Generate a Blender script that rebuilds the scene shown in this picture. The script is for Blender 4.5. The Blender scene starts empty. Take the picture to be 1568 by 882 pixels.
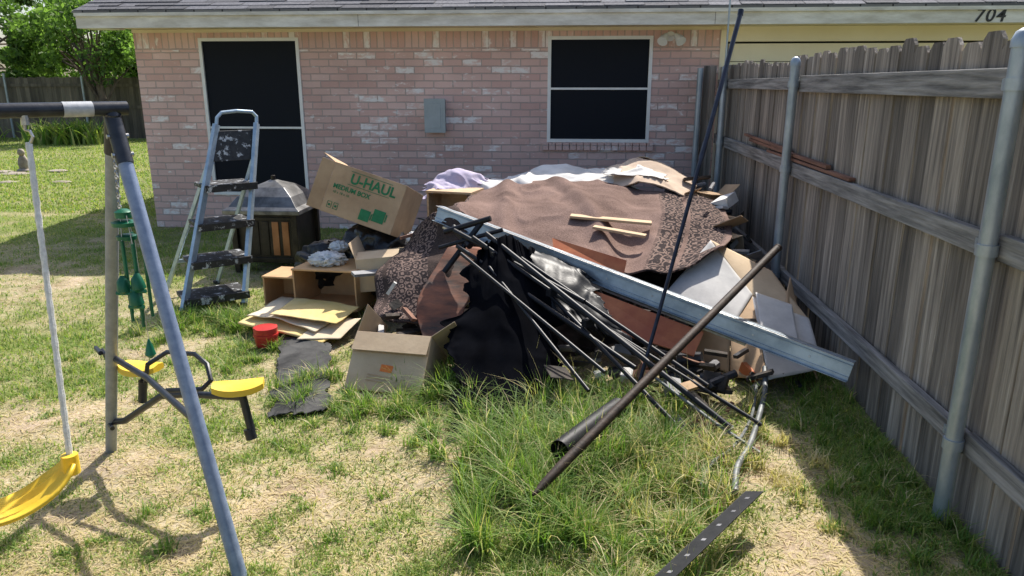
import bpy, bmesh, math, random
import numpy as np
from mathutils import Vector, Matrix, noise
random.seed(7); rng=np.random.default_rng(7)
R=math.radians
COL=bpy.context.scene.collection
# ---------------- materials ----------------
def newmat(name):
    m=bpy.data.materials.new(name); m.use_nodes=True
    nt=m.node_tree; b=nt.nodes['Principled BSDF']; return m,nt,b
def N(nt,t,**k):
    n=nt.nodes.new(t)
    for a,v in k.items(): setattr(n,a,v)
    return n
def noise_mat(name,c1,c2,scale=8,rough=.8,metal=0,bump=.2,bscale=None,stretch=(1,1,1),detail=6,lo=.35,hi=.65,c3=None,spec=.5,bdist=.01,attr=None,amin=.6,amax=1.3):
    m,nt,b=newmat(name)
    tc=N(nt,'ShaderNodeTexCoord'); mp=N(nt,'ShaderNodeMapping'); mp.inputs['Scale'].default_value=stretch
    nt.links.new(tc.outputs['Object'],mp.inputs['Vector'])
    n=N(nt,'ShaderNodeTexNoise'); n.inputs['Scale'].default_value=scale; n.inputs['Detail'].default_value=detail; n.inputs['Roughness'].default_value=.65
    nt.links.new(mp.outputs[0],n.inputs['Vector'])
    r=N(nt,'ShaderNodeValToRGB'); e=r.color_ramp.elements
    e[0].position=lo; e[0].color=(*c1,1); e[1].position=hi; e[1].color=(*c2,1)
    if c3: x=e.new(min(hi+.1,1)); x.color=(*c3,1)
    nt.links.new(n.outputs['Fac'],r.inputs['Fac'])
    out=r.outputs['Color']
    if attr:
        at=N(nt,'ShaderNodeAttribute',attribute_name=attr)
        mr=N(nt,'ShaderNodeMapRange'); mr.inputs['To Min'].default_value=amin; mr.inputs['To Max'].default_value=amax
        nt.links.new(at.outputs['Fac'],mr.inputs['Value'])
        vm=N(nt,'ShaderNodeVectorMath',operation='SCALE'); nt.links.new(out,vm.inputs[0]); nt.links.new(mr.outputs[0],vm.inputs['Scale'])
        out=vm.outputs[0]
    nt.links.new(out,b.inputs['Base Color'])
    b.inputs['Roughness'].default_value=rough; b.inputs['Metallic'].default_value=metal; b.inputs['Specular IOR Level'].default_value=spec
    if bump:
        n2=N(nt,'ShaderNodeTexNoise'); n2.inputs['Scale'].default_value=bscale or scale*3; n2.inputs['Detail'].default_value=5
        nt.links.new(mp.outputs[0],n2.inputs['Vector'])
        bp=N(nt,'ShaderNodeBump'); bp.inputs['Strength'].default_value=bump; bp.inputs['Distance'].default_value=bdist
        nt.links.new(n2.outputs['Fac'],bp.inputs['Height']); nt.links.new(bp.outputs[0],b.inputs['Normal'])
    return m
# ---------------- mesh builder ----------------
class MB:
    def __init__(s): s.v=[];s.f=[];s.m=[];s.a=[]
    def add(s,vs,fs,mi=0,a=.5):
        o=len(s.v); s.v+= [tuple(x) for x in vs]; s.a+=[a]*len(vs)
        for f in fs: s.f.append(tuple(i+o for i in f)); s.m.append(mi)
    def box(s,x0,x1,y0,y1,z0,z1,mi=0,a=.5,M=None):
        vs=[(x0,y0,z0),(x1,y0,z0),(x1,y1,z0),(x0,y1,z0),(x0,y0,z1),(x1,y0,z1),(x1,y1,z1),(x0,y1,z1)]
        if M is not None: vs=[M@Vector(q) for q in vs]
        s.add(vs,[(0,3,2,1),(4,5,6,7),(0,1,5,4),(1,2,6,5),(2,3,7,6),(3,0,4,7)],mi,a)
    def tube(s,pts,r,seg=10,mi=0,a=.5,cap=True):
        pts=[Vector(p) for p in pts]; n=len(pts)
        rs=r if isinstance(r,(list,tuple)) else [r]*n
        vs=[];fs=[]; up=None
        for i,p in enumerate(pts):
            t=(pts[min(i+1,n-1)]-pts[max(i-1,0)]).normalized()
            if up is None: up=t.orthogonal().normalized()
            up=(up-t*up.dot(t)).normalized(); w=t.cross(up)
            for k in range(seg):
                q=2*math.pi*k/seg; vs.append(p+(up*math.cos(q)+w*math.sin(q))*rs[i])
        for i in range(n-1):
            for k in range(seg):
                k2=(k+1)%seg; fs.append((i*seg+k,i*seg+k2,(i+1)*seg+k2,(i+1)*seg+k))
        if cap: fs.append(tuple(range(seg))[::-1]); fs.append(tuple((n-1)*seg+k for k in range(seg)))
        s.add(vs,fs,mi,a)
    def plank(s,a,b,wd,th,mi=0,col=.5,roll=0):
        a=Vector(a);b=Vector(b); t=(b-a); L=t.length; t.normalize()
        side=t.cross(Vector((0,0,1)));
        if side.length<1e-3: side=Vector((1,0,0))
        side.normalize(); up=side.cross(t).normalized()
        rm=Matrix.Rotation(roll,3,t); side=rm@side; up=rm@up
        M=Matrix((( t.x,side.x,up.x,a.x),(t.y,side.y,up.y,a.y),(t.z,side.z,up.z,a.z),(0,0,0,1)))
        s.box(0,L,-wd/2,wd/2,-th/2,th/2,mi,col,M)
    def obj(s,name,mats,parent=None,smooth=False,attr=False,bevel=0,solid=0):
        me=bpy.data.meshes.new(name); me.from_pydata(s.v,[],s.f); 
        for m in mats: me.materials.append(m)
        me.polygons.foreach_set('material_index',s.m)
        if smooth: me.polygons.foreach_set('use_smooth',[True]*len(s.f))
        if attr:
            at=me.attributes.new('col','FLOAT','POINT'); at.data.foreach_set('value',s.a)
        me.update(); o=bpy.data.objects.new(name,me); COL.objects.link(o)
        if smooth:
            try: me.set_sharp_from_angle(angle=R(40))
            except Exception: pass
        if bevel:
            md=o.modifiers.new('b','BEVEL'); md.width=bevel; md.segments=2
        if solid:
            md=o.modifiers.new('s','SOLIDIFY'); md.thickness=solid; md.offset=0
        if parent: o.parent=parent
        return o
def empty(name):
    o=bpy.data.objects.new(name,None); COL.objects.link(o); return o
def hashgrid(ix,iy,seed):
    h=(ix.astype(np.int64)*374761393+iy.astype(np.int64)*668265263+seed*1442695041)&0xffffffff
    h=((h^(h>>13))*1274126177)&0xffffffff
    return ((h^(h>>16))&0xffff)/65535.
def vn(x,y,seed=0):
    ix=np.floor(x);iy=np.floor(y);fx=x-ix;fy=y-iy;fx=fx*fx*(3-2*fx);fy=fy*fy*(3-2*fy)
    a=hashgrid(ix,iy,seed);b=hashgrid(ix+1,iy,seed);c=hashgrid(ix,iy+1,seed);d=hashgrid(ix+1,iy+1,seed)
    return (a*(1-fx)+b*fx)*(1-fy)+(c*(1-fx)+d*fx)*fy
def fbm(x,y,seed=0,o=4):
    t=0;am=.5
    for i in range(o): t=t+am*vn(x*2**i,y*2**i,seed+i); am*=.5
    return t/(1-.5**o)
def ridge(x,y,seed=0):
    return 1-np.sqrt((2*vn(x,y,seed)-1)**2+.004)
def cr(P,t):
    n=len(P); x=t*(n-1); i=np.clip(np.floor(x).astype(int),0,n-2); f=(x-i)
    g=lambda k: P[np.clip(i+k,0,n-1)]
    f=f.reshape((-1,)+(1,)*(P.ndim-1))
    p0,p1,p2,p3=g(-1),g(0),g(1),g(2)
    return .5*((2*p1)+(-p0+p2)*f+(2*p0-5*p1+4*p2-p3)*f**2+(-p0+3*p1-3*p2+p3)*f**3)
def cloth(name,rows,nu,nv,mat,parent=None,amp=.02,fr=3,seed=1,fold=None,thick=.006,rag=0,crease=0,cfr=4):
    P=np.array(rows,float); A=cr(P,np.linspace(0,1,nv)); A=np.swapaxes(cr(np.swapaxes(A,0,1),np.linspace(0,1,nu)),0,1)
    u,v=np.meshgrid(np.linspace(0,1,nu),np.linspace(0,1,nv))
    X,Y,Z=A[...,0],A[...,1],A[...,2]
    d=(fbm(X*fr+Z*fr,Y*fr+Z*fr*.7,seed,3)-.5)*2*amp
    if crease:
        wx=X*cfr+fbm(X*3,Y*3,seed+40,2)*1.2; wy=(Y+Z)*cfr*.6+fbm(X*3,Y*3,seed+50,2)*1.2
        d=d+crease*(ridge(wx,wy,seed+60)**3-.3)+crease*.35*(ridge(wx*2.1+5,wy*2.1,seed+70)**3-.3)
    du=np.gradient(A,axis=1); dv=np.gradient(A,axis=0); nn=np.cross(du,dv); nn/=np.linalg.norm(nn,axis=2)[...,None]+1e-9
    if (nn[...,2]-nn[...,1]).mean()<0: nn=-nn
    if fold is not None: d=d+fold(u,v)
    A=A+nn*d[...,None]
    if rag:
        A[...,0]+= (fbm(u*0+v*12,u*0+3.3,seed+5)-.5)*rag*(np.abs(u-.5)*2)**4
        A[...,1]+= (fbm(u*12,v*0+1.3,seed+6)-.5)*rag*(np.abs(v-.5)*2)**4
    A[...,2]=np.maximum(A[...,2],.008)
    idx=np.arange(nu*nv).reshape(nv,nu); F=np.stack([idx[:-1,:-1],idx[:-1,1:],idx[1:,1:],idx[1:,:-1]],-1).reshape(-1,4)
    me=bpy.data.meshes.new(name); me.from_pydata(A.reshape(-1,3).tolist(),[],F.tolist()); me.polygons.foreach_set('use_smooth',[True]*len(F))
    uv=me.uv_layers.new(name='UVMap'); UV=np.stack([u,v],-1).reshape(-1,2); uv.data.foreach_set('uv',UV[F.ravel()].ravel())
    me.materials.append(mat); o=bpy.data.objects.new(name,me); COL.objects.link(o); o.parent=parent
    md=o.modifiers.new('s','SOLIDIFY'); md.thickness=thick; md.offset=0
    return o
def blob(name,c,r,mat,parent=None,amp=.35,fr=3.,seed=0,sub=4,sharp=True):
    bm=bmesh.new(); bmesh.ops.create_icosphere(bm,subdivisions=sub,radius=1)
    for v in bm.verts:
        d=v.co.normalized(); n=noise.fractal(d*fr+Vector((seed*7.1,seed*3.3,seed)),1.0,2.1,4)
        if sharp: n=abs(n)*-1.4+.3
        k=1+amp*n; v.co=Vector((d.x*r[0]*k,d.y*r[1]*k,d.z*r[2]*k))+Vector(c)
        if v.co.z<.01: v.co.z=.01
    me=bpy.data.meshes.new(name); bm.to_mesh(me); bm.free(); me.polygons.foreach_set('use_smooth',[True]*len(me.polygons))
    me.materials.append(mat); o=bpy.data.objects.new(name,me); COL.objects.link(o); o.parent=parent; return o
# ---------------- ground ----------------
def sstep(x,a,b):
    t=np.clip((x-a)/(b-a),0,1); return t*t*(3-2*t)
def green(x,y):
    g=.37+.0*x
    g=g+.36*sstep(y,4.6,7.5)+.16*sstep(-x,1.4,2.8)*sstep(y,2.8,4.2)
    g=g-.22*np.exp(-(((x+.75)/.7)**2+((y-2.75)/.5)**2))
    g=g+.40*np.exp(-(((x-.05)/.4)**2+((y-2.9)/.6)**2))
    g=g-.22*np.exp(-(((x-.85)/.2)**2+((y-2.6)/.8)**2))
    g=g+.35*sstep(x,1.0,1.25)
    g=g+(fbm(x*1.9,y*1.9,3)-.5)*1.2+(fbm(x*8,y*8,9)-.5)*1.1
    return np.clip(g,0,1)
def gz(x,y):
    return (fbm(x*.9,y*.9,21)-.5)*.06+(fbm(x*5,y*5,31)-.5)*.03
xs=np.concatenate([-np.geomspace(400,7,22),np.arange(-6.8,1.9,.05),np.geomspace(2,400,22)])
ys=np.concatenate([-np.geomspace(60,1,8),np.arange(-.5,1.5,.3),np.arange(1.6,9,.05),np.arange(9.2,24,.35),np.geomspace(25,500,18)])
gx,gy=np.meshgrid(xs,ys); zz=gz(gx,gy)*(np.abs(gx)<30)
V=np.stack([gx,gy,zz],-1).reshape(-1,3)
nx,ny=len(xs),len(ys)
idx=np.arange(nx*ny).reshape(ny,nx)
F=np.stack([idx[:-1,:-1],idx[:-1,1:],idx[1:,1:],idx[1:,:-1]],-1).reshape(-1,4)
me=bpy.data.meshes.new('lawn_ground'); me.from_pydata(V.tolist(),[],F.tolist())
me.polygons.foreach_set('use_smooth',[True]*len(F))
at=me.attributes.new('col','FLOAT','POINT'); at.data.foreach_set('value',green(gx,gy).ravel())
og=bpy.data.objects.new('lawn_ground',me); COL.objects.link(og)
m,nt,b=newmat('lawn_soil')
tc=N(nt,'ShaderNodeTexCoord'); a=N(nt,'ShaderNodeAttribute',attribute_name='col')
n1=N(nt,'ShaderNodeTexNoise'); n1.inputs['Scale'].default_value=45; n1.inputs['Detail'].default_value=8; n1.inputs['Roughness'].default_value=.75
nt.links.new(tc.outputs['Object'],n1.inputs['Vector'])
n0=N(nt,'ShaderNodeTexNoise'); n0.inputs['Scale'].default_value=4; n0.inputs['Detail'].default_value=5; nt.links.new(tc.outputs['Object'],n0.inputs['Vector'])
av=N(nt,'ShaderNodeMath',operation='MULTIPLY_ADD'); av.inputs[1].default_value=.6; nt.links.new(n1.outputs['Fac'],av.inputs[0]); hv=N(nt,'ShaderNodeMath',operation='MULTIPLY'); hv.inputs[1].default_value=.4; nt.links.new(n0.outputs['Fac'],hv.inputs[0]); nt.links.new(hv.outputs[0],av.inputs[2])
dry=N(nt,'ShaderNodeValToRGB'); e=dry.color_ramp.elements; e[0].position=.36;e[0].color=(.21,.14,.085,1);e[1].position=.6;e[1].color=(.62,.50,.36,1)
grn=N(nt,'ShaderNodeValToRGB'); e=grn.color_ramp.elements; e[0].position=.3;e[0].color=(.09,.12,.03,1);e[1].position=.7;e[1].color=(.30,.34,.11,1)
nt.links.new(av.outputs[0],dry.inputs[0]); nt.links.new(n1.outputs['Fac'],grn.inputs[0])
mx=N(nt,'ShaderNodeMix',data_type='RGBA'); nt.links.new(a.outputs['Fac'],mx.inputs[0]); nt.links.new(dry.outputs[0],mx.inputs[6]); nt.links.new(grn.outputs[0],mx.inputs[7])
nt.links.new(mx.outputs[2],b.inputs['Base Color']); b.inputs['Roughness'].default_value=.95; b.inputs['Specular IOR Level'].default_value=.1
bp=N(nt,'ShaderNodeBump'); bp.inputs['Strength'].default_value=.6; bp.inputs['Distance'].default_value=.02
nt.links.new(n1.outputs['Fac'],bp.inputs['Height']); nt.links.new(bp.outputs[0],b.inputs['Normal'])
me.materials.append(m)
# ---------------- house ----------------
def brick_mat(name,vertical=False):
    m,nt,b=newmat(name)
    tc=N(nt,'ShaderNodeTexCoord'); sep=N(nt,'ShaderNodeSeparateXYZ'); nt.links.new(tc.outputs['Object'],sep.inputs[0])
    add=N(nt,'ShaderNodeMath',operation='ADD'); nt.links.new(sep.outputs[0],add.inputs[0]); nt.links.new(sep.outputs[1],add.inputs[1])
    cmb=N(nt,'ShaderNodeCombineXYZ')
    if vertical: nt.links.new(sep.outputs[2],cmb.inputs[0]); nt.links.new(add.outputs[0],cmb.inputs[1])
    else: nt.links.new(add.outputs[0],cmb.inputs[0]); nt.links.new(sep.outputs[2],cmb.inputs[1])
    nw=N(nt,'ShaderNodeTexNoise'); nw.inputs['Scale'].default_value=12; nt.links.new(tc.outputs['Object'],nw.inputs['Vector'])
    ws=N(nt,'ShaderNodeVectorMath',operation='SCALE'); ws.inputs['Scale'].default_value=.010; nt.links.new(nw.outputs['Color'],ws.inputs[0])
    wa=N(nt,'ShaderNodeVectorMath',operation='ADD'); nt.links.new(cmb.outputs[0],wa.inputs[0]); nt.links.new(ws.outputs[0],wa.inputs[1])
    def mkbrick(c1,c2,cm,bias):
        br=N(nt,'ShaderNodeTexBrick'); br.inputs['Scale'].default_value=1
        br.inputs['Brick Width'].default_value=.21; br.inputs['Row Height'].default_value=.0755; br.inputs['Mortar Size'].default_value=.0065; br.inputs['Mortar Smooth'].default_value=.3
        if vertical: br.offset=0; br.inputs['Brick Width'].default_value=.5
        br.inputs['Color1'].default_value=(*c1,1); br.inputs['Color2'].default_value=(*c2,1); br.inputs['Mortar'].default_value=(*cm,1)
        br.inputs['Bias'].default_value=bias; nt.links.new(wa.outputs[0],br.inputs['Vector']); return br
    br=mkbrick((.66,.42,.375),(.78,.56,.51),(.54,.42,.385),-.05)
    b2=mkbrick((0,0,0),(1,1,1),(0,0,0),0)
    n2=N(nt,'ShaderNodeTexNoise'); n2.inputs['Scale'].default_value=1.6; n2.inputs['Detail'].default_value=5; nt.links.new(tc.outputs['Object'],n2.inputs['Vector'])
    r2=N(nt,'ShaderNodeMapRange'); r2.inputs[1].default_value=.3; r2.inputs[2].default_value=.7; r2.inputs[3].default_value=.86; r2.inputs[4].default_value=1.10; nt.links.new(n2.outputs['Fac'],r2.inputs[0])
    sc=N(nt,'ShaderNodeVectorMath',operation='SCALE'); nt.links.new(br.outputs['Color'],sc.inputs[0]); nt.links.new(r2.outputs[0],sc.inputs['Scale'])
    mp=N(nt,'ShaderNodeMapping'); mp.inputs['Scale'].default_value=(6,6,14) if not vertical else (10,10,4); nt.links.new(tc.outputs['Object'],mp.inputs[0])
    n3=N(nt,'ShaderNodeTexNoise'); n3.inputs['Scale'].default_value=1; n3.inputs['Detail'].default_value=6; n3.inputs['Roughness'].default_value=.75; nt.links.new(mp.outputs[0],n3.inputs['Vector'])
    r3=N(nt,'ShaderNodeValToRGB'); e=r3.color_ramp.elements; e[0].position=.60; e[0].color=(0,0,0,1); e[1].position=.68; e[1].color=(.8,.8,.8,1); nt.links.new(n3.outputs['Fac'],r3.inputs[0])
    r4=N(nt,'ShaderNodeValToRGB'); e=r4.color_ramp.elements; e[0].position=.45; e[0].color=(0,0,0,1); e[1].position=.58; e[1].color=(.9,.9,.9,1); nt.links.new(n3.outputs['Fac'],r4.inputs[0])
    gt=N(nt,'ShaderNodeMath',operation='GREATER_THAN'); gt.inputs[1].default_value=.84; nt.links.new(b2.outputs['Color'],gt.inputs[0])
    ml=N(nt,'ShaderNodeMath',operation='MULTIPLY'); nt.links.new(gt.outputs[0],ml.inputs[0]); nt.links.new(r4.outputs[0],ml.inputs[1])
    mxm=N(nt,'ShaderNodeMath',operation='MAXIMUM'); nt.links.new(ml.outputs[0],mxm.inputs[0]); nt.links.new(r3.outputs[0],mxm.inputs[1])
    mx=N(nt,'ShaderNodeMix',data_type='RGBA'); nt.links.new(mxm.outputs[0],mx.inputs[0]); nt.links.new(sc.outputs[0],mx.inputs[6]); mx.inputs[7].default_value=(.90,.86,.85,1)
    nt.links.new(mx.outputs[2],b.inputs['Base Color']); b.inputs['Roughness'].default_value=.9
    inv=N(nt,'ShaderNodeMath',operation='SUBTRACT'); inv.inputs[0].default_value=1; nt.links.new(br.outputs['Fac'],inv.inputs[1])
    n4=N(nt,'ShaderNodeTexNoise'); n4.inputs['Scale'].default_value=60; nt.links.new(tc.outputs['Object'],n4.inputs['Vector'])
    ad=N(nt,'ShaderNodeMath',operation='MULTIPLY_ADD'); ad.inputs[1].default_value=.4; nt.links.new(n4.outputs['Fac'],ad.inputs[0]); nt.links.new(inv.outputs[0],ad.inputs[2])
    bp=N(nt,'ShaderNodeBump'); bp.inputs['Strength'].default_value=.9; bp.inputs['Distance'].default_value=.010
    nt.links.new(ad.outputs[0],bp.inputs['Height']); nt.links.new(bp.outputs[0],b.inputs['Normal'])
    return m
BR=brick_mat('pink_brick'); BRV=brick_mat('pink_brick_soldier',True)
trim=noise_mat('aged_white_trim',(.52,.49,.43),(.78,.76,.71),3,.6,bump=.1,stretch=(1,1,4))
cream=noise_mat('cream_trim',(.70,.60,.42),(.80,.72,.55),2,.6,bump=.05)
beige=noise_mat('beige_garage_paint',(.80,.71,.55),(.86,.78,.63),1.5,.6,bump=.05)
white=noise_mat('white_vinyl',(.76,.76,.74),(.86,.86,.84),5,.45,bump=.05)
screen=noise_mat('solar_screen',(.006,.008,.013),(.010,.013,.020),300,.75,bump=.3,bscale=900,bdist=.001,spec=.2)
dark=noise_mat('dark_gap',(.01,.01,.01),(.02,.02,.02),5)
graymetal=noise_mat('meter_box_grey_paint',(.32,.36,.37),(.40,.44,.45),6,.5,bump=.05)
m,nt,b=newmat('grey_shingles'); SH=m
tc=N(nt,'ShaderNodeTexCoord'); br=N(nt,'ShaderNodeTexBrick'); mp=N(nt,'ShaderNodeMapping'); nt.links.new(tc.outputs['Object'],mp.inputs[0]); nt.links.new(mp.outputs[0],br.inputs['Vector'])
br.inputs['Scale'].default_value=1; br.inputs['Brick Width'].default_value=.3; br.inputs['Row Height'].default_value=.135; br.inputs['Mortar Size'].default_value=.008
br.inputs['Color1'].default_value=(.12,.12,.125,1); br.inputs['Color2'].default_value=(.21,.205,.20,1); br.inputs['Mortar'].default_value=(.03,.03,.03,1)
nt.links.new(br.outputs['Color'],b.inputs['Base Color']); b.inputs['Roughness'].default_value=.95
house=empty('brick_house')
YW=8.24; XL=-4.87; XR=1.5; ZT=2.2
wl=(-4.13,-3.0,.39,2.11); wr=(-.29,.81,1.01,2.11)
w=MB(); D=.14; ZS=1.985
for (x0,x1,z0,z1) in [(XL,wl[0],0-.1,ZS),(wl[0],wl[1],-.1,wl[2]),(wl[1],wr[0],-.1,ZS),(wr[0],wr[1],-.1,wr[2]),(wr[1],XR,-.1,ZS)]:
    w.box(x0,x1,YW,YW+D,z0,z1)
for (x0,x1,z0,z1) in [(XL,wl[0],ZS,ZT),(wl[0],wl[1],2.11,ZT),(wl[1],wr[0],ZS,ZT),(wr[0],wr[1],2.11,ZT),(wr[1],XR,ZS,ZT)]:
    w.box(x0,x1,YW,YW+D,z0,z1,1)
w.box(XL,XL+D,YW+D,16,-.1,ZT); w.box(XL+D,8.9,15.9,16,-.1,ZT)
w.add([(XL,7.8,2.2),(XL,16.4,2.2),(XL,12.1,3.75)],[(0,1,2)])
w.obj('brick_walls',[BR,BRV],house)
def window(nm,x0,x1,z0,z1,zm):
    f=MB(); t=.035; y0=YW-.012; y1=YW+.05
    f.box(x0,x0+t,y0,y1,z0,z1); f.box(x1-t,x1,y0,y1,z0,z1); f.box(x0+t,x1-t,y0,y1,z0,z0+t); f.box(x0+t,x1-t,y0,y1,z1-t,z1)
    f.box(x0+t,x1-t,y0+.004,y1,zm-.011,zm+.011)
    f.box(x0+t,x1-t,YW+.012,YW+.03,z0+t,zm-.011,1); f.box(x0+t,x1-t,YW+.012,YW+.03,zm+.011,z1-t,1)
    f.obj(nm,[white,screen],house)
window('bedroom_window',*wl,1.15); window('side_window',*wr,1.575)
s=MB()
for i in range(16):
    x=wr[0]-.05+i*.0755; s.box(x,x+.068,YW-.035,YW-.001,.925,1.005,0)
s.obj('brick_window_sill',[BR],house,bevel=.004)
r=MB()
def slab(y0,z0,y1,z1,x0,x1,t,mi=0):
    r.add([(x0,y0,z0),(x1,y0,z0),(x1,y1,z1),(x0,y1,z1),(x0,y0,z0+t),(x1,y0,z0+t),(x1,y1,z1+t),(x0,y1,z1+t)],
      [(0,3,2,1),(4,5,6,7),(0,1,5,4),(1,2,6,5),(2,3,7,6),(3,0,4,7)],mi)
slab(7.76,2.335,12.1,3.9,-5.22,9.3,.02); slab(16.5,2.335,12.1,3.9,-5.22,9.3,.02)
r.obj('shingle_roof',[SH],house)
r=MB()
for i in range(1,14):
    y=7.76+i*.13; z=2.357+(y-7.76)*.3606; x=-5.2
    while x<9.2:
        wdt=random.uniform(.18,.42); hh=random.choice([.006,.010,.014])
        r.add([(x,y-.13,z-.047),(x+wdt,y-.13,z-.047),(x+wdt,y-.13,z-.047+hh),(x,y-.13,z-.047+hh),(x+wdt,y,z+.002),(x,y,z+.002)],[(0,1,2,3),(3,2,4,5)],0,random.random())
        x+=wdt+.006
shm=noise_mat('shingle_tabs',(.08,.08,.095),(.17,.17,.185),40,.95,bump=.4,attr='col')
r.obj('shingle_tabs',[shm],house,attr=True)
t=MB()
t.box(-5.2,9.3,7.78,7.80,2.185,2.333); t.box(-5.2,9.3,7.755,7.777,2.30,2.334)
for x in (-2.2,1.35,4.9): t.box(x,x+.004,7.7785,7.7795,2.187,2.299,1)
t.box(-5.2,-4.87,7.802,8.1,2.185,2.2)
t.add([(-5.2,7.80,2.185),(-5.2,7.80,2.333),(-5.2,12.1,3.89),(-5.2,12.1,3.74)],[(0,1,2,3)])
t.obj('fascia_board',[trim,dark],house)
t=MB(); t.box(-4.868,9.3,7.802,8.5,2.2,2.215); t.obj('soffit',[cream],house)
t=MB(); t.box(XL,1.5,YW-.02,YW-.001,2.165,2.198); t.obj('frieze_board',[cream],house)
t=MB(); t.box(1.5,9.2,YW+.02,YW+.1,2.05,2.198)
t.box(1.5,1.57,YW-.02,YW+.018,-.1,2.16)
zz0=-.05
while zz0<2.0:
    t.box(1.6,9.2,YW+.06,YW+.1,zz0,min(zz0+.265,2.03)); zz0+=.272
t.box(1.6,9.2,YW+.101,YW+.14,-.1,2.05,1)
t.obj('garage_wall',[beige,dark],house)
mb=MB(); mb.box(-1.61,-1.40,YW-.10,YW-.001,1.12,1.46); mb.box(-1.62,-1.39,YW-.11,YW-.101,1.11,1.47); mb.box(-1.57,-1.44,YW-.114,YW-.1105,1.16,1.42)
mb.obj('utility_meter_box',[graymetal],None,bevel=.005)
fl=MB(); fl.tube([(.98,YW-.0,2.10),(.98,YW-.05,2.10)],.05)
for dx in(-.08,.08):
    fl.tube([(.98,YW-.05,2.10),(.98+dx*.7,YW-.1,2.10)],.012)
    fl.tube([(.98+dx*.6,YW-.09,2.11),(.98+dx,YW-.14,2.07),(.98+dx*1.2,YW-.17,2.04)],[.025,.045,.055])
fl.obj('floodlight',[white],None,smooth=True)
def text3d(name,body,size,M,mat,parent=None,ext=.002):
    cu=bpy.data.curves.new(name,'FONT'); cu.body=body; cu.size=size; cu.extrude=ext; cu.materials.append(mat)
    o=bpy.data.objects.new(name,cu); COL.objects.link(o); o.matrix_world=M; 
    if parent: o.parent=parent
    return o
blk=noise_mat('black_paint',(.012,.012,.013),(.025,.025,.028),20,.5,bump=.05)
tt=text3d('house_number','704',.17,Matrix.Translation((3.76,7.776,2.195))@Matrix.Rotation(R(90),4,'X'),blk,None,.003); tt.data.space_character=1.15; tt.data.shear=.2; tt.data.offset=.002
# ---------------- fence ----------------
fw=noise_mat('weathered_picket_wood',(.085,.072,.060),(.34,.29,.24),3.5,.9,bump=.7,bscale=8,stretch=(9,9,.4),attr='col',amin=.55,amax=1.3,c3=(.50,.45,.39),lo=.32,hi=.60,detail=9)
rw=noise_mat('weathered_rail_wood',(.10,.095,.09),(.36,.34,.32),4,.9,bump=.5,bscale=8,stretch=(9,.5,9))
galv=noise_mat('galvanised_steel',(.27,.32,.36),(.44,.49,.53),12,.45,.5,bump=.1,stretch=(1,1,.4))
fence=empty('wooden_privacy_fence')
FX=1.52
p=MB(); y=-3.0
while y<8.15:
    wd=.138+random.uniform(-.004,.004); zt=1.80+random.uniform(-.025,.02)+.01*math.sin(y*2); c=.03; x0=FX+random.uniform(-.006,.006);x1=x0+.016; z0=-.02
    a=random.random(); d=random.uniform(-.006,.006)
    prof=[(y,z0),(y+wd,z0),(y+wd+d,zt-c),(y+wd-c+d,zt),(y+c+d,zt),(y+d,zt-c)]
    vs=[(x0,q[0],q[1]) for q in prof]+[(x1,q[0],q[1]) for q in prof]
    fs=[(0,1,2,3,4,5)[::-1],(6,7,8,9,10,11)]+[(i,(i+1)%6,(i+1)%6+6,i+6) for i in range(6)]
    p.add(vs,fs,0,a); y+=wd+random.uniform(.004,.010)
p.obj('pickets',[fw],fence,attr=True)
q=MB()
for (z0,z1) in [(.28,.37),(1.02,1.11),(1.575,1.665)]:
    for (ya,yb) in [(-3,.1),(.104,2.64),(2.644,5.2),(5.204,8.1)]:
        q.box(FX-.044,FX-.008,ya,yb,z0+random.uniform(-.01,.01),z1+random.uniform(-.01,.01))
q.obj('rails',[rw],fence,bevel=.003)
q=MB()
for i,yy in enumerate((.1,2.64,5.2,7.57)):
    q.tube([(FX-.08,yy,-.1),(FX-.08,yy,1.74)],.030,20)
    q.tube([(FX-.08,yy,1.735),(FX-.08,yy,1.76),(FX-.08,yy,1.785),(FX-.08,yy,1.795)],[.034,.034,.024,.008],20)
    for z in(.325,1.065,1.62):
        q.tube([(FX-.08,yy,z-.02),(FX-.08,yy,z+.02)],.036,20)
        q.box(FX-.055,FX-.047,yy+.02,yy+.13,z-.018,z+.018)
        q.tube([(FX-.065,yy+.1,z),(FX-.046,yy+.1,z)],.009,6)
q.tube([(FX-.08,7.57,1.75),(FX-.078,7.57,2.75)],.009,8)
q.obj('steel_posts',[galv],fence,smooth=True)
q=MB()
q.tube([(1.27,7.95,0),(1.27,7.95,1.78)],.03,12,1)
x=1.31
while x<1.44: q.box(x,x+.06,7.98,7.996,0,1.8,0,random.random()); x+=.065
q.obj('return_panel',[fw,galv],fence,attr=True)
redwood=noise_mat('reddish_wood',(.13,.06,.04),(.28,.14,.09),5,.85,bump=.3,stretch=(4,.5,4))
q=MB(); q.plank((1.497,4.12,1.125),(1.497,5.9,1.128),.035,.02); q.plank((1.492,4.5,1.152),(1.492,6.5,1.17),.03,.022); q.plank((1.489,5.3,1.18),(1.492,6.7,1.2),.028,.02)
q.obj('loose_boards_on_rail',[redwood],None,bevel=.002)
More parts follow.
